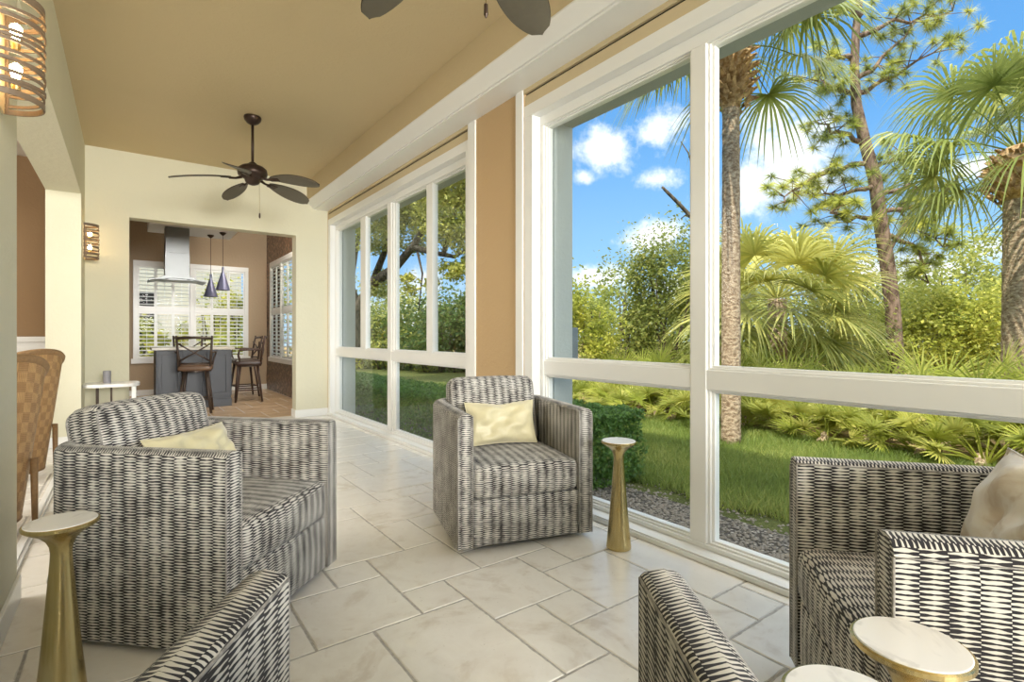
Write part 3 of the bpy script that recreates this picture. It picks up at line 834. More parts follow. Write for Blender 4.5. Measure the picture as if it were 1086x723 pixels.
# ------------------------------------------------------------------ rattan dining chairs
def make_rattan():
    root = empty('rattan_dining_chair')       # faces +Y
    n = 22; mz = 14; W, D = .29, .30
    def pt(i, j, off=0):
        a = R(200 + 140 * i / n) if False else R(-15 - 150 * i / n)
        v = j / mz
        z = .06 + v * (.92 - .12 * (1 - math.sin(math.pi * i / n)) ** 1.0)
        flare = .72 + .36 * v
        rim = .018 * (v > .97)
        return (math.cos(a) * (W * flare + off), math.sin(a) * (D * flare + off) + .10, z)
    mb = MB()
    for off in (0, -.018):
        b = len(mb.v)
        for j in range(mz + 1):
            for i in range(n + 1): mb.v.append(pt(i, j, off))
        for j in range(mz):
            for i in range(n):
                q = (b + j * (n + 1) + i, b + j * (n + 1) + i + 1, b + (j + 1) * (n + 1) + i + 1, b + (j + 1) * (n + 1) + i)
                uv = [(i * .036, j * .063), ((i + 1) * .036, j * .063), ((i + 1) * .036, (j + 1) * .063), (i * .036, (j + 1) * .063)]
                mb.face(q if off == 0 else q[::-1], uv if off == 0 else uv[::-1])
    mb.build('woven_back', M['rattan'], root, smooth=True)
    rim = MB()
    rim.tube([pt(i, mz, -.009) for i in range(n + 1)], .024, 8)
    rim.tube([tuple(Vector(pt(0, j, -.009))) for j in range(mz + 1)], .014, 8); rim.tube([tuple(Vector(pt(n, j, -.009))) for j in range(mz + 1)], .014, 8)
    rim.tube([pt(i, 0, -.009) for i in range(n + 1)], .012, 8)
    rim.build('braided_rim', M['rattan_rim'], root, smooth=True)
    rbox(.38, .40, .10, .03, 8, (0, 0, .01), (0, .12, .44)).build('seat_cushion', M['cream'], root, smooth=True)
    ap = MB()
    ap.box(-.23, .23, .29, .315, .30, .40, uv=True); ap.build('seat_apron', M['rattan'], root)
    for (x, y) in ((-.20, .29), (.20, .29), (-.17, -.12), (.17, -.12)):
        MB().tube([(x, y, 0), (x * .98, y * .98, .40)], [.014, .019], 10).build('leg', M['rattan_rim'], root, smooth=True)
    return root
rc1 = make_rattan(); rc1.location = (-.63, 4.00, 0); rc1.rotation_euler = (0, 0, R(42)); tag(rc1, 'woven rattan dining chair at the left opening, nearer of the two, partly behind the pier', 'dining chair', 'rattan dining chairs')
rc2 = copy_tree(rc1); rc2.location = (-.66, 5.45, 0); rc2.rotation_euler = (0, 0, R(46)); tag(rc2, 'woven rattan dining chair behind the nearer one, by the left opening', 'dining chair', 'rattan dining chairs')

# ------------------------------------------------------------------ kitchen things
isl = empty('kitchen_island', (.83, 9.62, 0), label='charcoal panelled kitchen island with pale stone top beneath the range hood', cat='kitchen island')
MB().box(-.49, .49, -.38, .38, .10, .885).build('cabinet_body', M['island'], isl, bevel=.004)
MB().box(-.50, .50, -.395, .395, 0, .12).build('plinth', M['island'], isl, bevel=.004)
MB().box(-.54, .54, -.43, .43, .885, .925).build('countertop', M['counter'], isl, bevel=.006)
for k in range(3):
    a = -.47 + k * .315; p = MB()
    p.box(a, a + .305, -.395, -.381, .16, .22); p.box(a, a + .305, -.395, -.381, .81, .87); p.box(a, a + .05, -.395, -.381, .22, .81); p.box(a + .255, a + .305, -.395, -.381, .22, .81)
    p.box(a + .05, a + .255, -.386, -.381, .22, .81)
    p.build('panel', M['island'], isl, bevel=.003)
for k in range(2):
    a = -.35 + k * .36; p = MB()
    for (u0, u1, v0, v1) in ((a, a + .33, .16, .22), (a, a + .33, .81, .87), (a, a + .05, .22, .81), (a + .28, a + .33, .22, .81)):
        p.box(.491, .505, u0, u1, v0, v1)
    p.build('panel', M['island'], isl, bevel=.003)

hd = empty('range_hood', (.62, 9.55, 0), label='stainless steel range hood with square chimney hanging over the island', cat='range hood')
MB().box(-.155, .155, -.14, .14, 2.36, 2.75).box(-.16, .16, -.145, .145, 2.0, 2.36).build('chimney', M['steel'], hd, bevel=.003)
cn = MB(); n = 16
for off in (0, .012):
    b = len(cn.v)
    for i in range(n + 1):
        u = -1 + 2 * i / n; z = 1.965 - .045 * u * u + off
        for y in (-.27, .27): cn.v.append((u * .37, y, z))
    for i in range(n):
        q = (b + 2 * i, b + 2 * i + 2, b + 2 * i + 3, b + 2 * i + 1); cn.face(q if off else q[::-1])
N = (n + 1) * 2
for i in range(n):
    for y in (0, 1): cn.face((2 * i + y, 2 * i + 2 + y, 2 * i + 2 + y + N, 2 * i + y + N))
cn.face((0, 1, 1 + N, N)); cn.face((2 * n, 2 * n + 1, 2 * n + 1 + N, 2 * n + N))
cn.build('canopy', M['steel'], hd)
MB().prism([(-.30, 1.94), (.30, 1.94), (.16, 2.01), (-.16, 2.01)], 'y', -.20, .20).build('filter_housing', M['steel'], hd, bevel=.003)
for x in (-.14, .14): MB().box(x - .02, x + .02, -.205, -.201, 1.95, 1.965).build('control_switch', M['black'], hd)

def pendant(loc, zb, lab):
    r = empty('pendant_light', loc, label=lab, cat='pendant light', group='pendant lights over the island')
    z = zb - loc[2]
    MB().lathe([(.05, 0), (.05, -.01), (.02, -.04), (.006, -.05)], 20).build('canopy', M['bronze'], r, smooth=True)
    MB().lathe([(.004, -.04), (.004, z + .36)], 8).build('rod', M['bronze'], r)
    MB().lathe([(.012, z + .37), (.016, z + .36), (.014, z + .30), (.022, z + .28), (.030, z + .26), (.105, z), (.100, z), (.026, z + .25)], 28, caps=False).build('shade', M['pendant'], r, smooth=False)
    return r
pendant((1.105, 9.80, 2.75), 1.74, 'cone pendant light over the island, left and lower of the pair')
pendant((1.235, 9.45, 2.75), 1.83, 'cone pendant light over the island, right and higher of the pair')

def make_stool(dark=False):
    root = empty('bar_stool')            # faces +Y
    wood = M['dark_wood'] if dark else M['iron']
    rbox(.42, .40, .075, .03, 8, (0, 0, .012), (0, 0, .645)).build('seat', M['leather_dark'] if dark else M['leather'], root, smooth=True)
    MB().lathe([(.17, .585), (.185, .59), (.185, .612), (.15, .615)], 28).build('swivel_ring', wood, root)
    for sx in (-1, 1):
        for sy in (-1, 1):
            MB().tube([(sx * .13, sy * .13, .60), (sx * .20, sy * .20, 0)], [.021, .016], 8).build('leg', wood, root, smooth=True)
    rg = MB()
    c = .178
    for (a, b) in (((-c, -c), (c, -c)), ((c, -c), (c, c)), ((c, c), (-c, c)), ((-c, c), (-c, -c))): rg.tube([(*a, .20), (*b, .20)], .011, 8)
    rg.build('foot_rail', wood, root)
    bk = MB()
    for sx in (-1, 1):
        bk.tube([(sx * .19, -.17, .60), (sx * .20, -.20, .85), (sx * .215, -.25, 1.10)], [.017, .017, .014], 8)
        bk.tube([(sx * .19, -.20, .99), (sx * .1, -.222, .925), (0, -.225, .86), (-sx * .1, -.21, .80), (-sx * .19, -.19, .74)], .011, 8)
    bk.tube([(-.215, -.245, 1.06), (0, -.275, 1.075), (.215, -.245, 1.06)], .019, 8)
    bk.tube([(-.195, -.185, .71), (0, -.205, .71), (.195, -.185, .71)], .013, 8)
    bk.build('backrest', wood, root, smooth=True)
    for sx in (-1, 1):
        MB().tube([(sx * .20, -.20, .86), (sx * .245, -.05, .87), (sx * .245, .14, .86), (sx * .215, .16, .77), (sx * .195, .13, .66)], .012, 8).build('armrest', wood, root, smooth=True)
    return root
sA = make_stool(); sA.location = (.80, 8.72, 0); sA.rotation_euler = (0, 0, R(-10)); tag(sA, 'bar stool with crossed metal back and brown seat in front of the island', 'bar stool', 'bar stools round the island')
sD = copy_tree(sA); sD.location = (.86, 10.48, 0); sD.rotation_euler = (0, 0, R(180)); tag(sD, 'bar stool behind the island, only its top rail showing above the counter', 'bar stool', 'bar stools round the island')
sB = make_stool(True); sB.location = (1.66, 9.72, 0); sB.rotation_euler = (0, 0, R(80)); tag(sB, 'dark bar stool right of the island, nearer of the two there', 'bar stool', 'bar stools round the island')
sC = copy_tree(sB); sC.location = (1.72, 10.52, 0); sC.rotation_euler = (0, 0, R(95)); tag(sC, 'dark bar stool right of the island, farther of the two there', 'bar stool', 'bar stools round the island')

# electrical disconnect on the outside wall end, seen through the near window
eb = empty('electrical_box', (2.615, 2.86, 0), label='grey electrical box with conduit on the outside wall corner behind the near window', cat='electrical box')
MB().box(-.02, .07, -.055, .04, .93, 1.16).build('box', M['screen_grey'], eb, bevel=.004)
MB().tube([(.0, -.02, -.18), (.0, -.02, .95)], .018, 10).tube([(.0, -.02, 1.15), (.0, -.02, 1.30)], .012, 10).build('conduit', M['screen_grey'], eb)

# ------------------------------------------------------------------ outdoors
GZ = -.16
structure('ground_lawn', MB().quad([(3.35, -16, GZ), (6.6, -16, GZ), (6.6, 40, GZ), (3.35, 40, GZ)]), M['soil'])
structure('ground_far_lawn', MB().quad([(6.6, 8.6, GZ), (14, 8.6, GZ), (14, 26, GZ), (6.6, 26, GZ)]), M['soil'])
structure('ground_gravel', MB().quad([(XO, -16, GZ), (3.35, -16, GZ), (3.35, 16, GZ), (XO, 16, GZ)]), M['gravel'])
structure('ground_woods', MB().quad([(6.6, -50, GZ - .005), (70, -50, GZ - .005), (70, 70, GZ - .005), (6.6, 70, GZ - .005)]), M['litter'])
structure('ground_rear', MB().quad([(-30, 12.4, GZ), (XO + .8, 12.4, GZ), (XO + .8, 60, GZ), (-30, 60, GZ)]), M['soil'])

def pebbles():
    mb = MB(); rg = random.Random(3)
    for _ in range(3800):
        x = XO + .06 + abs(rg.gauss(0, .42)); y = rg.uniform(.2, 3.2)
        if x > 3.75: continue
        s = rg.uniform(.006, .017); t = rg.random(); c = (x, y, GZ + s * .3)
        b = len(mb.v); ja = rg.uniform(0, 3)
        for k in range(5):
            a = ja + k * 1.256; mb.v.append((c[0] + s * math.cos(a) * rg.uniform(.8, 1.2), c[1] + s * math.sin(a) * rg.uniform(.8, 1.2), c[2]))
        mb.v.append((c[0], c[1], c[2] + s * .8))
        for k in range(5): mb.face((b + k, b + (k + 1) % 5, b + 5), None, 0, t)
    return mb
tag(pebbles().build('gravel', M['pebble']), 'grey gravel bed along the outside of the window wall', 'gravel', kind='stuff')

def grass():
    mb = MB(); rg = random.Random(5)
    def blade(x, y, h, t):
        a = rg.uniform(0, 6.28); w = rg.uniform(.003, .006); lx, ly = rg.gauss(0, .4) * h, rg.gauss(0, .4) * h
        dx, dy = math.cos(a) * w, math.sin(a) * w; b = len(mb.v)
        mb.v += [(x - dx, y - dy, GZ), (x + dx, y + dy, GZ), (x + lx * .5 + dx * .7, y + ly * .5 + dy * .7, GZ + h * .6), (x + lx * .5 - dx * .7, y + ly * .5 - dy * .7, GZ + h * .6), (x + lx, y + ly, GZ + h)]
        mb.face((b, b + 1, b + 2, b + 3), None, 0, t); mb.face((b + 3, b + 2, b + 4), None, 0, t)
    for _ in range(70000):
        x = rg.uniform(3.1, 6.7); y = rg.uniform(.5, 5.2)
        ed = 3.5 + .16 * noise.noise((y * 2.0, 0, 0)) + .1 * noise.noise((y * 9, 3, 0))
        if x < ed: continue
        t = min(1, max(0, .45 + .5 * noise.noise((x * 1.3, y * 1.3, 0)) + rg.gauss(0, .16)))
        blade(x, y, rg.uniform(.05, .11), t)
    for _ in range(14000):
        x = rg.uniform(3.7, 6.7); y = rg.uniform(5.2, 12)
        blade(x, y, rg.uniform(.05, .10), min(1, max(0, .55 + rg.gauss(0, .2))))
    return mb
tag(grass().build('lawn_grass', M['grass'], tint=True), 'short green lawn between gravel bed and palmettos', 'grass', kind='stuff')

def leafcloud(mb, rg, c, rad, n, size, t0=.5, tv=.22, hole=.0, shellp=.5, zmin=None, asp=.5):
    """leaf quads scattered through an ellipsoid with clumps"""
    cx, cy, cz = c; rx, ry, rz = rad
    seeds = [(rg.gauss(0, 1), rg.gauss(0, 1), rg.gauss(0, 1)) for _ in range(max(6, n // 90))]
    cl = []
    for s in seeds:
        l = math.sqrt(sum(v * v for v in s)) or 1; r_ = rg.uniform(.35, 1) ** shellp
        cl.append((s[0] / l * r_, s[1] / l * r_, s[2] / l * r_, rg.gauss(0, tv * .7)))
    for _ in range(n):
        q = cl[rg.randrange(len(cl))]
        sp = .26
        x, y, z = q[0] + rg.gauss(0, sp), q[1] + rg.gauss(0, sp), q[2] + rg.gauss(0, sp * .8)
        px, py, pz = cx + x * rx, cy + y * ry, cz + z * rz
        if zmin is not None and pz < zmin: pz = zmin + rg.random() * .1
        a, b_ = rg.uniform(0, 6.28), rg.uniform(-.9, .9)
        d = Vector((math.cos(a) * math.cos(b_), math.sin(a) * math.cos(b_), math.sin(b_))); e = d.orthogonal().normalized()
        e.rotate(Matrix.Rotation(rg.uniform(0, 6.28), 3, d)); s = size * rg.uniform(.6, 1.3); w = s * asp
        P = Vector((px, py, pz)); i = len(mb.v)
        mb.v += [tuple(P - d * s), tuple(P + e * w), tuple(P + d * s), tuple(P - e * w)]
        mb.face((i, i + 1, i + 2, i + 3), None, 0, min(1, max(0, t0 + q[3] + rg.gauss(0, tv * .6))))

def limb(mb, rg, p, q, r0, r1, n=6, wob=.12):
    p, q = Vector(p), Vector(q); L = (q - p).length; pts = []
    for k in range(n + 1):
        u = k / n; o = Vector((rg.uniform(-1, 1), rg.uniform(-1, 1), rg.uniform(-1, 1))) * wob * L * .3 * math.sin(math.pi * u)
        pts.append(tuple(p.lerp(q, u) + o))
    mb.tube(pts, [r0 + (r1 - r0) * k / n for k in range(n + 1)], 7)
    return pts

def bush(name, loc, rad, n, size, mat, lab, cat='shrub', group=None, seed=0, trunk=True, t0=.5, multi=3, asp=.5, bark='bark_oak'):
    rg = random.Random(seed * 17 + 3)
    root = empty(name, (loc[0], loc[1], GZ), label=lab, cat=cat, group=group)
    mb = MB(); rx, ry, rz = rad
    cz = loc[2] - GZ
    leafcloud(mb, rg, (0, 0, cz), rad, int(n * .5), size, t0, zmin=.02, asp=asp)
    for k in range(multi):
        a = rg.uniform(0, 6.28); q = rg.uniform(.35, .75)
        leafcloud(mb, rg, (math.cos(a) * rx * q, math.sin(a) * ry * q, cz + rz * rg.uniform(-.3, .6)), (rx * .5, ry * .5, rz * .45), int(n * .5 / multi), size, t0 + .08, zmin=.02, asp=asp)
    mb.build('foliage', mat, root, tint=True)
    tk = MB()
    for k in range(4 if trunk else 3):
        a = rg.uniform(0, 6.28)
        limb(tk, rg, (rg.gauss(0, .05), rg.gauss(0, .05), 0), (math.cos(a) * rx * .5, math.sin(a) * ry * .5, cz + rz * .4), .035 * (1 + rz * .3), .008)
    tk.build('stems', M[bark], root, smooth=True)
    return root

def ray(px, d):
    a = .637; l = (px - 543) / 552
    return (d * (math.sin(a) + l * math.cos(a)), d * (math.cos(a) - l * math.sin(a)))
def zat(py, d): return 1.1 - (py - 356) / 552 * d

# woodland shrubs and small trees behind the palmettos
BU = [ # px, d, top py, half-width px, mat, leafsize, n
 (622, 11, 300, 26, 'leaf_bright', .05, 2600, 'yellow-green shrub by the outside wall edge in the near window', .45),
 (668, 12, 268, 34, 'leaf_scrub', .045, 4600, 'olive scrub oak left of the mullion in the near window', .5),
 (712, 11.5, 248, 34, 'leaf_scrub', .045, 4800, 'taller olive scrub oak just left of the mullion', .4),
 (752, 13, 270, 26, 'leaf_oak', .05, 2600, 'green shrub directly behind the mullion', .5),
 (905, 14, 252, 34, 'leaf_scrub', .04, 2300, 'thin reddish scrub tree left of the pine trunk', .35),
 (890, 10.5, 318, 40, 'leaf_oak', .045, 3600, 'dark green shrub between cabbage palm and pine', .35),
 (990, 11, 300, 44, 'leaf_bright', .05, 5200, 'bright yellow-green shrub right of the pine trunk', .5),
 (1018, 13, 248, 48, 'leaf_oak', .055, 5200, 'leafy green tree rising right of the pine', .55),
 (1072, 10, 300, 44, 'leaf_bright', .045, 4600, 'yellow-green shrub under the right cabbage palm', .5),
 (1110, 12, 262, 50, 'leaf_scrub', .05, 2400, 'olive shrub at the right edge behind the right palm', .5),
 (945, 15, 300, 40, 'leaf_scrub', .05, 2600, 'olive shrub far behind the pine trunk', .4),
]
for i, (px, d, top, hw, mt, ls, n, lab, t0) in enumerate(BU):
    x, y = ray(px, d); zt_ = zat(top, d); r = hw / 552 * d * 1.25; zc = (zt_ + GZ) / 2 + .1
    bush('scrub_tree' if zt_ > 2.5 else 'shrub', (x, y, zc), (r, r, (zt_ - GZ) / 2), int(n * 1.5), ls, M[mt], lab, 'tree' if zt_ > 2.5 else 'shrub', None, i + 1, t0=t0)
# a farther belt
for i, px in enumerate(range(600, 1130, 48)):
    d = 19 + (i % 3) * 2.5; x, y = ray(px, d); top = 296 - (i * 37 % 28); zt_ = zat(top, d)
    bush('distant_tree', (x, y, (zt_ + GZ) / 2), (1.5, 1.5, (zt_ - GZ) / 2), 2200, .10, M['leaf_oak'], 'distant green tree in the woodland line beyond the near window', 'tree', 'distant woodland trees beyond the near window', 40 + i, t0=.45)

def fan_leaf(mb, rg, base, dirv, L, n=22, spread=150, droop=.35, w=.022, t0=.5, stalk=.0, segs=4, up=None):
    """a palmate fan: stalk then ribs radiating in a plane around dirv"""
    base = Vector(base); d = Vector(dirv).normalized()
    side = d.cross(Vector((0, 0, 1)))
    if side.length < .05: side = Vector((1, 0, 0))
    side.normalize(); side.rotate(Matrix.Rotation(rg.uniform(-.6, .6), 3, d)); nor = side.cross(d).normalized()
    hub = base + d * stalk
    if stalk > 0:
        h2 = hub - Vector((0, 0, stalk * .10)); mid = base.lerp(h2, .5) + Vector((0, 0, stalk * .06))
        mb.tube([tuple(base), tuple(mid), tuple(h2)], [.012, .008, .006], 5, t=t0 * .9); hub = h2
    tb = min(1, max(0, t0 + rg.gauss(0, .12)))
    for k in range(n):
        u = k / (n - 1) * 2 - 1; a = R(spread * u) + rg.gauss(0, .03)
        dd = (d * math.cos(a) + side * math.sin(a)).normalized()
        dd = (dd + nor * (.22 * abs(u) + rg.gauss(0, .05))).normalized()
        l = L * (1 - .32 * abs(u) ** 1.5) * rg.uniform(.9, 1.06)
        wv = dd.cross(nor).normalized()
        b = len(mb.v); tl = min(1, max(0, tb + rg.gauss(0, .10)))
        for s in range(segs + 1):
            v = s / segs
            p = hub + dd * l * v - Vector((0, 0, 1)) * droop * l * (max(0, v - .25) ** 2) * 1.6
            ww = w * math.sin(math.pi * min(.96, .18 + .8 * v)) * (1 if v < .99 else .15)
            mb.v += [tuple(p - wv * ww + nor * ww * .25), tuple(p + wv * ww + nor * ww * .25)]
        for s in range(segs): mb.face((b + 2 * s, b + 2 * s + 1, b + 2 * s + 3, b + 2 * s + 2), None, 0, tl)

def palmetto(loc, s, seed, lab, nf=15, group=None, t0=.55):
    rg = random.Random(seed); root = empty('saw_palmetto', (loc[0], loc[1], GZ), label=lab, cat='palmetto', group=group)
    mb = MB()
    for k in range(nf):
        a = rg.uniform(0, 6.28); e = rg.uniform(.25, 1.25)
        d = Vector((math.cos(a) * math.cos(e), math.sin(a) * math.cos(e), math.sin(e)))
        fan_leaf(mb, rg, (d.x * .05, d.y * .05, .05), d, s * rg.uniform(.45, .60), 24, 112, .12, .0105, t0, s * rg.uniform(.45, .95), 3)
    mb.build('fronds', M['palmetto_leaf'], root, tint=True)
    st_ = MB(); limb(st_, rg, (-.15, 0, .03), (.1, .05, .10), .05, .04); st_.build('stem', M['bark_palm'], root)
pr = random.Random(11); cnt = 0
for row, (X0_, sp, s) in enumerate(((6.6, .50, .62), (7.2, .55, .80), (8.0, .66, 1.0))):
    y = -2.2
    while y < 7.6:
        x = X0_ + pr.uniform(-.2, .2) + max(0, (y - 4.5)) * .0
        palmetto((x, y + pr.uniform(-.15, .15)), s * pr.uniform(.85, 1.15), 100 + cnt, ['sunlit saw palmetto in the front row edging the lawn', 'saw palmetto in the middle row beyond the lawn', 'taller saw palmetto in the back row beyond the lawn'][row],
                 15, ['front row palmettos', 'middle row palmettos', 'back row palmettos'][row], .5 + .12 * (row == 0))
        y += sp * pr.uniform(.85, 1.2); cnt += 1

def cabbage_palm(loc, ztop, r, nf, L, seed, lab, boots=.5, t0=.45, zmid=None, lean=(0, 0), low=False, bootr=1.9, emin=-.45):
    rg = random.Random(seed); root = empty('cabbage_palm', (loc[0], loc[1], GZ), label=lab, cat='palm tree')
    H = ztop - GZ
    tk = MB(); pts = []; rr = []
    n = 40
    for k in range(n + 1):
        u = k / n; pts.append((lean[0] * u * u, lean[1] * u * u, H * u)); rr.append(r * (1.12 - .2 * u + (.04 if k % 2 else 0)))
    tk.tube(pts, rr, 14); tk.build('trunk', M['bark_palm'], root, smooth=True)
    top = Vector(pts[-1])
    if boots:
        bt = MB(); bt.lathe([(r * .9, -boots), (r * 1.35, -boots * .8), (r * bootr * .8, -boots * .5), (r * bootr * .85, -boots * .2), (r * 1.2, .05), (.02, .12)], 20, tuple(top))
        for k in range(150):
            a = k * 2.4; z = -boots * .95 + (boots * 1.0) * (k / 150); rad_ = r * bootr * (.62 + .25 * math.sin(math.pi * (k / 150) ** .8))
            p = top + Vector((math.cos(a) * rad_, math.sin(a) * rad_, z))
            out = Vector((math.cos(a), math.sin(a), rg.uniform(.0, .7))).normalized(); l = rg.uniform(.06, .13)
            sd = Vector((-math.sin(a), math.cos(a), 0)) * rg.uniform(.02, .04); b = len(bt.v)
            bt.v += [tuple(p - sd - Vector((0, 0, .03))), tuple(p + sd - Vector((0, 0, .03))), tuple(p + out * l + sd * .4), tuple(p + out * l - sd * .4), tuple(p + Vector((0, 0, .035)) + out * .02)]
            bt.face((b, b + 1, b + 2, b + 3)); bt.face((b, b + 3, b + 4)); bt.face((b + 1, b + 4, b + 2)); bt.face((b + 2, b + 4, b + 3))
        bt.build('boots', M['boots'], root)
    for k in range(nf):
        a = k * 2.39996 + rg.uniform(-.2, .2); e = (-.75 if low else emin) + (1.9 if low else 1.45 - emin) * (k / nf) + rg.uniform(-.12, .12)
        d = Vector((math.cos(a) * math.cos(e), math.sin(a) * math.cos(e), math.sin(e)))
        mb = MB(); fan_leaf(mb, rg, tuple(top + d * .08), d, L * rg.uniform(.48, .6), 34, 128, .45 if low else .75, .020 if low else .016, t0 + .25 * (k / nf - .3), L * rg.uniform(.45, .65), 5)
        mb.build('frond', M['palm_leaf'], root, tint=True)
    return root
cabbage_palm((5.56, 3.30), 4.45, .095, 32, 1.45, 21, 'cabbage palm with pale trunk and shaggy boots, just right of the window mullion', .78, .5, bootr=2.6, emin=-.30)
x, y = ray(1082, 6.6); cabbage_palm((x, y), 3.42, .17, 30, 1.75, 22, 'cabbage palm at the right edge of the near window', .62, .4, bootr=2.1)
x, y = ray(824, 9.2); cabbage_palm((x, y), 1.75, .16, 46, 1.75, 23, 'short bushy cabbage palm in the middle of the near window', 0, .8, low=True)
x, y = ray(762, 12); cabbage_palm((x, y), 1.3, .16, 24, 1.5, 24, 'small cabbage palm low behind the pale palm trunk', 0, .55, low=True)

# slash pine
def pine():
    rg = random.Random(31); x, y = ray(950, 10.2)
    root = empty('pine_tree', (x, y, GZ), label='tall slash pine with leaning trunk in the middle of the near window', cat='tree')
    rt = Vector((math.cos(.637), -math.sin(.637), 0)); fw = Vector((math.sin(.637), math.cos(.637), 0))
    def P(px, py, dd=0):  # point on the tree's own plane
        d = 10.2 + dd; q = ray(px, d); return Vector((q[0] - x, q[1] - y, zat(py, d) - GZ))
    tr = [P(951, 440), P(950, 380), P(947, 330), P(941, 280), P(934, 235), P(928, 190), P(917, 150), P(908, 110), P(906, 70), P(908, 30), P(914, -20), P(918, -80)]
    tk = MB(); tk.tube([tuple(p) for p in tr], [.15, .14, .135, .13, .125, .118, .105, .092, .08, .07, .055, .04], 12)
    tk.build('trunk', M['bark_pine'], root, smooth=True)
    br = [ # start, mid, end with depth offsets
     [(926, 172), (885, 178), (850, 196), (832, 214, -.6)], [(928, 196), (890, 206), (862, 206, .3)], [(917, 150), (880, 140), (866, 128, .4)],
     [(908, 100), (885, 92), (868, 86, -.5)], [(907, 60), (880, 62), (858, 86, .3)], [(906, 85), (940, 60), (975, 20, .5)], [(906, 100), (950, 78), (1000, 48, -.6)],
     [(908, 40), (950, 22), (1010, 12, .4)], [(910, 20), (880, 0), (850, -20, .6)], [(930, 205), (965, 196), (1000, 200, .6)], [(934, 230), (900, 232), (880, 226, -.4)],
     [(936, 250), (975, 262), (985, 300, .2)], [(940, 270), (962, 240), (958, 215, .2)], [(914, -10), (960, -20), (1020, -5, -.4)], [(925, 180), (955, 165), (962, 185, 1.0)],
     [(934, 225), (985, 215), (1000, 262, -.4)]]
    bm_ = MB(); tips = []
    for b in br:
        pts = [P(q[0], q[1], (q[2] if len(q) > 2 else 0)) for q in b]
        fine = []
        for k in range(len(pts) - 1):
            for s in range(4): fine.append(pts[k].lerp(pts[k + 1], s / 4) + Vector((rg.gauss(0, .03), rg.gauss(0, .03), rg.gauss(0, .03))))
        fine.append(pts[-1])
        m = len(fine); bm_.tube([tuple(p) for p in fine], [.055 - .045 * k / (m - 1) for k in range(m)], 6)
        for k in range(m // 3, m):
            for _ in range(3):
                e = fine[k] + Vector((rg.gauss(0, .24), rg.gauss(0, .24), rg.gauss(0, .18) + .04)); bm_.tube([tuple(fine[k]), tuple(fine[k].lerp(e, .5) + Vector((0, 0, .02))), tuple(e)], [.012, .008, .005], 4)
                tips.append(e)
    bm_.build('branches', M['bark_pine'], root, smooth=True)
    nb = MB()
    for c in tips:
        t0 = rg.uniform(.3, .85)
        for _ in range(110):
            d = Vector((rg.gauss(0, 1), rg.gauss(0, 1), rg.gauss(0.1, .8))).normalized(); l = rg.uniform(.15, .27); p = c + d * .02
            w = d.orthogonal().normalized() * .0075; q = c + d * l - Vector((0, 0, l * .12)); b = len(nb.v)
            nb.v += [tuple(p - w), tuple(p + w), tuple(q)]; nb.face((b, b + 1, b + 2), None, 0, min(1, max(0, t0 + rg.gauss(0, .12))))
    nb.build('needles', M['needle'], root, tint=True)
pine()

# bare dead snag behind the mullion
def snag():
    rg = random.Random(8); x, y = ray(752, 9); root = empty('dead_tree', (x, y, GZ), label='bare dead branch reaching out left of the mullion in the near window', cat='tree')
    def P(px, py): q = ray(px, 9); return (q[0] - x, q[1] - y, zat(py, 9) - GZ)
    mb = MB(); mb.tube([P(752, 430), P(750, 330), P(746, 262), P(735, 232), P(720, 216), P(708, 204), P(702, 198)], [.08, .07, .055, .04, .033, .03, .022], 8)
    mb.build('trunk', M['bark_oak'], root, smooth=True)
    b2 = MB(); b2.tube([P(748, 300), P(744, 220), P(737, 185), P(730, 162), P(722, 150)], [.05, .03, .02, .014, .008], 6); b2.tube([P(735, 232), P(727, 228), P(722, 232)], [.02, .014, .01], 6)
    b2.build('branch', M['bark_oak'], root, smooth=True)
snag()

# clipped hedge right outside
def hedge(x0, x1, y0, y1, z1, seed, lab, n):
    rg = random.Random(seed); root = empty('hedge', ((x0 + x1) / 2, (y0 + y1) / 2, GZ), label=lab, cat='hedge')
    mb = MB(); hx, hy, H = (x1 - x0) / 2, (y1 - y0) / 2, z1 - GZ
    for _ in range(n):
        f = rg.random(); x = rg.uniform(-hx, hx); y = rg.uniform(-hy, hy); z = rg.uniform(0.02, H)
        if f < .42: z = H - abs(rg.gauss(0, .05)) + .05 * noise.noise((x * 5, y * 5, 0))
        elif f < .7: x = -hx + abs(rg.gauss(0, .05)) + .06 * noise.noise((y * 5, z * 5, 3))
        elif f < .82: y = -hy + abs(rg.gauss(0, .05)) + .06 * noise.noise((x * 5, z * 5, 7))
        a, b_ = rg.uniform(0, 6.28), rg.uniform(-.9, .9); d = Vector((math.cos(a) * math.cos(b_), math.sin(a) * math.cos(b_), math.sin(b_))); e = d.orthogonal().normalized()
        s = rg.uniform(.012, .024); P = Vector((x, y, z)); i = len(mb.v)
        mb.v += [tuple(P - d * s), tuple(P + e * s * .6), tuple(P + d * s), tuple(P - e * s * .6)]
        mb.face((i, i + 1, i + 2, i + 3), None, 0, min(1, max(0, .55 + rg.gauss(0, .2))))
    mb.build('foliage', M['leaf_hedge'], root, tint=True)
    tk = MB()
    for k in range(int((y1 - y0) / .35)):
        y = -hy + .2 + k * .35; limb(tk, rg, (0, y, 0), (rg.uniform(-.2, .2), y + rg.uniform(-.1, .1), H * .8), .015, .006)
    tk.build('stems', M['bark_oak'], root)
hedge(2.80, 3.62, 2.95, 4.4, .46, 1, 'clipped dark green hedge just outside, beyond the middle armchair and gold table', 26000)
hedge(2.85, 3.70, 4.6, 10.4, .40, 2, 'long clipped dark green hedge outside the far window', 30000)

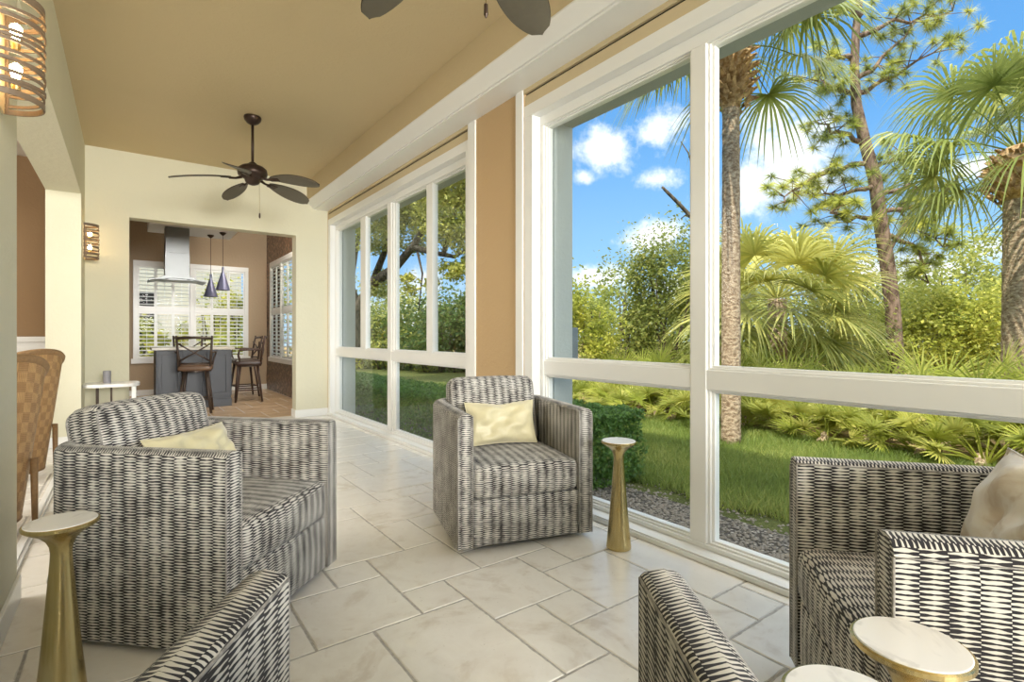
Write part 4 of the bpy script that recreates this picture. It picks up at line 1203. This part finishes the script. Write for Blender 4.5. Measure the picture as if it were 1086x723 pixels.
# live oak and shrubs beyond the far window
def oak():
    rg = random.Random(77); x, y = ray(385, 15.0); root = empty('live_oak', (x, y, GZ), label='spreading live oak with curving limbs beyond the far window', cat='tree')
    def P(px, py, d): q = ray(px, d); return Vector((q[0] - x, q[1] - y, zat(py, d) - GZ))
    tk = MB()
    B = [[P(385, 375, 15), P(378, 330, 15), P(395, 300, 14), P(418, 285, 13), P(438, 262, 12.5), P(455, 232, 12)], [P(395, 300, 14), P(410, 262, 13.5), P(418, 225, 13), P(440, 190, 12.5)],
         [P(438, 262, 12.5), P(460, 268, 12), P(482, 272, 11.5), P(500, 262, 11)], [P(385, 340, 15), P(372, 300, 14.5), P(380, 250, 14), P(392, 205, 13.5)], [P(440, 255, 12.5), P(448, 290, 12), P(444, 330, 12)], [P(470, 270, 12), P(480, 235, 12), P(492, 200, 11.5)]]
    for i, b in enumerate(B):
        r0 = (.20, .10, .08, .11, .035, .06)[i]; tk.tube([tuple(p) for p in b], [r0 * (1 - .7 * k / (len(b) - 1)) for k in range(len(b))], 9)
    tk.build('trunk_and_limbs', M['bark_oak'], root, smooth=True)
    mb = MB()
    for (px, py, d, r, n) in ((398, 215, 13.5, 1.0, 2600), (425, 205, 13, 1.1, 3200), (455, 200, 12.5, 1.0, 3000), (485, 192, 12, .95, 3000), (500, 235, 11.5, .75, 2000), (475, 235, 12, .8, 1700), (395, 250, 13.5, .6, 1300), (430, 245, 13, .65, 1300),
                              (412, 165, 13, 1.2, 2400), (460, 150, 12, 1.2, 2600), (505, 160, 11.5, 1.2, 2600), (485, 280, 11.5, .45, 700), (404, 300, 14, .5, 600), (445, 300, 12, .35, 350)):
        p = P(px, py, d); leafcloud(mb, rg, tuple(p), (r, r, r * .75), int(n * 1.7), .048, .72, .25)
    mb.build('foliage', M['leaf_oak'], root, tint=True)
oak()
for i, (px, d, top, hw, mt, lab) in enumerate(((380, 21, 318, 30, 'leaf_dark', 'dark shrub at the left of the far window'), (408, 20, 322, 26, 'leaf_oak', 'green shrub below the oak limb in the far window'), (436, 20.5, 326, 28, 'leaf_dark', 'dark shrub in the middle of the far window'),
        (470, 18, 318, 30, 'leaf_dark', 'dark evergreen left of the far window right edge'), (492, 18.5, 290, 22, 'leaf_dark', 'tall dark evergreen at the right edge of the far window'), (520, 18, 320, 26, 'leaf_dark', 'dark shrub hidden partly by the tan wall'), (455, 25, 305, 50, 'leaf_oak', 'green tree far behind the far window'), (395, 27, 300, 50, 'leaf_oak', 'green tree farthest beyond the far window'))):
    x, y = ray(px, d); zt_ = zat(top, d); r = hw / 552 * d * 1.25
    bush('shrub', (x, y, (zt_ + GZ) / 2), (r, r, (zt_ - GZ) / 2), 4200, .05 if d < 15 else .08, M[mt], lab, 'shrub', None, 70 + i, t0=.45)
for i, (px, d) in enumerate(((402, 19.5), (425, 19), (452, 18.5), (485, 18), (383, 20))):
    x, y = ray(px, d); bush('low_shrub', (x, y, .28), (.75, .75, .5), 2600, .035, M['leaf_dark' if i % 2 else 'leaf_bright'], 'low %s shrub edging the lawn beyond the far window' % ('dark green' if i % 2 else 'sunlit yellow-green'), 'shrub', 'low %s shrubs beyond the far window' % ('dark' if i % 2 else 'bright'), 90 + i, False)

# behind the kitchen: neighbouring house and shrubs
nh = empty('neighbour_house', (-1.5, 19.5, GZ), label='cream neighbouring house with dark windows seen through the kitchen shutters', cat='house')
MB().box(-6, 4.6, 0, 6, 0, 7.2).build('wall', M['ext_house'], nh)
MB().prism([(-6.6, 7.2), (5.1, 7.2), (2.5, 8.8), (-4, 8.8)], 'y', -.6, 6.4).build('roof', M['ext_roof'], nh)
for xx in (-.6, 1.3): 
    w_ = MB().box(xx, xx + .9, -.04, .02, .8, 2.6).build('window', M['black'], nh)
for i, (px, d, top, hw) in enumerate(((152, 14.5, 340, 14), (226, 16, 300, 18), (248, 15.5, 290, 14), (205, 17, 335, 14), (170, 15, 372, 12), (240, 14, 352, 18), (300, 16, 290, 18))):
    x, y = ray(px, d); zt_ = zat(top, d)
    bush('garden_shrub', (x, y, (zt_ + GZ) / 2), (hw / 552 * d * 1.3,) * 2 + ((zt_ - GZ) / 2,), 1500, .07, M['leaf_bright'], 'yellow-green shrub seen through the kitchen shutters', 'shrub', 'garden shrubs behind the kitchen', 120 + i)

# ------------------------------------------------------------------ sky
def world():
    t = NT('sky_world', True)
    g = t.new('ShaderNodeTexCoord').outputs['Generated']
    D = t.vmath('NORMALIZE', g)
    sp = t.new('ShaderNodeSeparateXYZ'); t.link(D, sp.inputs[0]); z = sp.outputs[2]
    sky = t.ramp(t.math('MAXIMUM', z, 0), [(0, srgb(190, 220, 244)), (.12, srgb(144, 190, 232)), (.35, srgb(98, 156, 214)), (1, srgb(56, 112, 186))])
    nz = t.noise(D, 11, 9, .66); nz2 = t.noise(D, 2.2, 4, .6)
    a = .637
    def dirv(px, py):
        l = (px - 543) / 552; v = Vector((math.sin(a) + l * math.cos(a), math.cos(a) - l * math.sin(a), (356 - py) / 552)); return v.normalized()
    acc = None
    for (px, py, r, zs) in ((648, 160, .075, 1.5), (690, 140, .07, 1.5), (700, 190, .05, 1.8), (690, 250, .085, 2.6), (620, 186, .022, 1.2), (628, 294, .09, 3.4), (820, 118, .055, 1.6), (838, 165, .085, 1.3), (800, 195, .075, 1.4), (850, 190, .06, 1.4), (1040, 176, .035, 1.8), (1066, 262, .07, 2.4), (900, 300, .12, 3), (975, 290, .11, 3), (725, 305, .08, 3), (430, 335, .12, 1.8), (455, 300, .07, 1.8)):
        df = t.vmath('MULTIPLY', t.vmath('SUBTRACT', D, tuple(dirv(px, py))), (1, 1, zs))
        q = t.math('SUBTRACT', 1, t.math('DIVIDE', t.vmath('LENGTH', df), r))
        acc = q if acc is None else t.math('MAXIMUM', acc, q)
    gen = t.math('SUBTRACT', t.math('MULTIPLY', t.math('SUBTRACT', nz2, .56), 5), t.math('MULTIPLY', t.math('MAXIMUM', t.math('SUBTRACT', 1, t.vmath('DISTANCE', D, tuple(dirv(800, 150)))), 0), 9))
    acc = t.math('MAXIMUM', acc, gen)
    den = t.math('ADD', acc, t.math('MULTIPLY', t.math('SUBTRACT', nz, .5), 3.4))
    cl = t.smooth(den, .0, .85)
    shade = t.mix(t.smooth(den, .3, 1.3), (.78, .84, .92, 1), (1.0, 1.0, 1.0, 1))
    c = t.mix(cl, sky, shade)
    c = t.mix(t.smooth(z, .52, .8, 0, .8), c, (1, .965, .91, 1))  # unseen upper sky warmed here and brightened below to add indoor light
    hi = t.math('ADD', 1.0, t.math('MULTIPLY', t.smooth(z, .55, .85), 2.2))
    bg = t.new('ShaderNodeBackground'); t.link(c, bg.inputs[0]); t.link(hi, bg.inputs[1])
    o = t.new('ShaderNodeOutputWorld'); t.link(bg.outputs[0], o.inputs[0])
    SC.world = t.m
world()

# ------------------------------------------------------------------ lights
def sun():
    l = bpy.data.lights.new('sun', 'SUN'); l.energy = 3.7; l.color = (1, .93, .80); l.angle = R(.6)
    o = bpy.data.objects.new('sun', l); COL.objects.link(o)
    d = Vector((1, .42, -1.68)).normalized(); o.rotation_euler = d.to_track_quat('-Z', 'Y').to_euler()
sun()
def area(name, loc, target, sx, sy, e, col=(1, 1, 1)):
    l = bpy.data.lights.new(name, 'AREA'); l.shape = 'RECTANGLE'; l.size = sx; l.size_y = sy; l.energy = e; l.color = col
    o = bpy.data.objects.new(name, l); COL.objects.link(o); o.location = loc
    o.rotation_euler = (Vector(target) - Vector(loc)).to_track_quat('-Z', 'Y').to_euler(); return o
area('rear_fill_light', (.9, -6.0, 2.2), (1.0, 8, 3.0), 2.4, 1.8, 112, (1, .98, .94)).data.spread = R(75)  # added fill behind the camera, stands for no lamp in the room
area('overhead_fill_light', (.9, -1.6, 3.1), (1.1, 1.2, 0), 2.2, 1.4, 18, (1, .98, .95))  # unseen fill under the ceiling behind the camera, added to brighten the foreground
area('living_room_fill', (-3.2, 4.2, 2.8), (1.0, 5.2, 1.2), 2.6, 2.4, 140, (1, .96, .90))  # added fill out of sight past the pier, shining through the left opening
area('kitchen_fill', (1.9, 8.6, 3.37), (1.4, 10.8, .7), .8, 1.0, 70, (1, .94, .85))  # fill added above the lintel, out of view, to brighten the kitchen
def point(name, loc, e, col, r=.05):
    l = bpy.data.lights.new(name, 'POINT'); l.energy = e; l.color = col; l.shadow_soft_size = r
    o = bpy.data.objects.new(name, l); COL.objects.link(o); o.location = loc
# ------------------------------------------------------------------ camera
cam = bpy.data.cameras.new('camera'); co = bpy.data.objects.new('camera', cam); COL.objects.link(co)
cam.sensor_fit = 'HORIZONTAL'; cam.sensor_width = 36; cam.lens = 36 * 552 / 1086
co.location = (0, 0, 1.1); co.rotation_euler = (R(90), 0, -.637)
cam.shift_y = -(361.5 - 356) / 1086; cam.clip_start = .05; cam.clip_end = 300
SC.camera = co
SC.view_settings.view_transform = 'Standard'; SC.view_settings.look = 'None'; SC.view_settings.exposure = 0.6; SC.view_settings.gamma = 1
SC.view_settings.use_curve_mapping = False
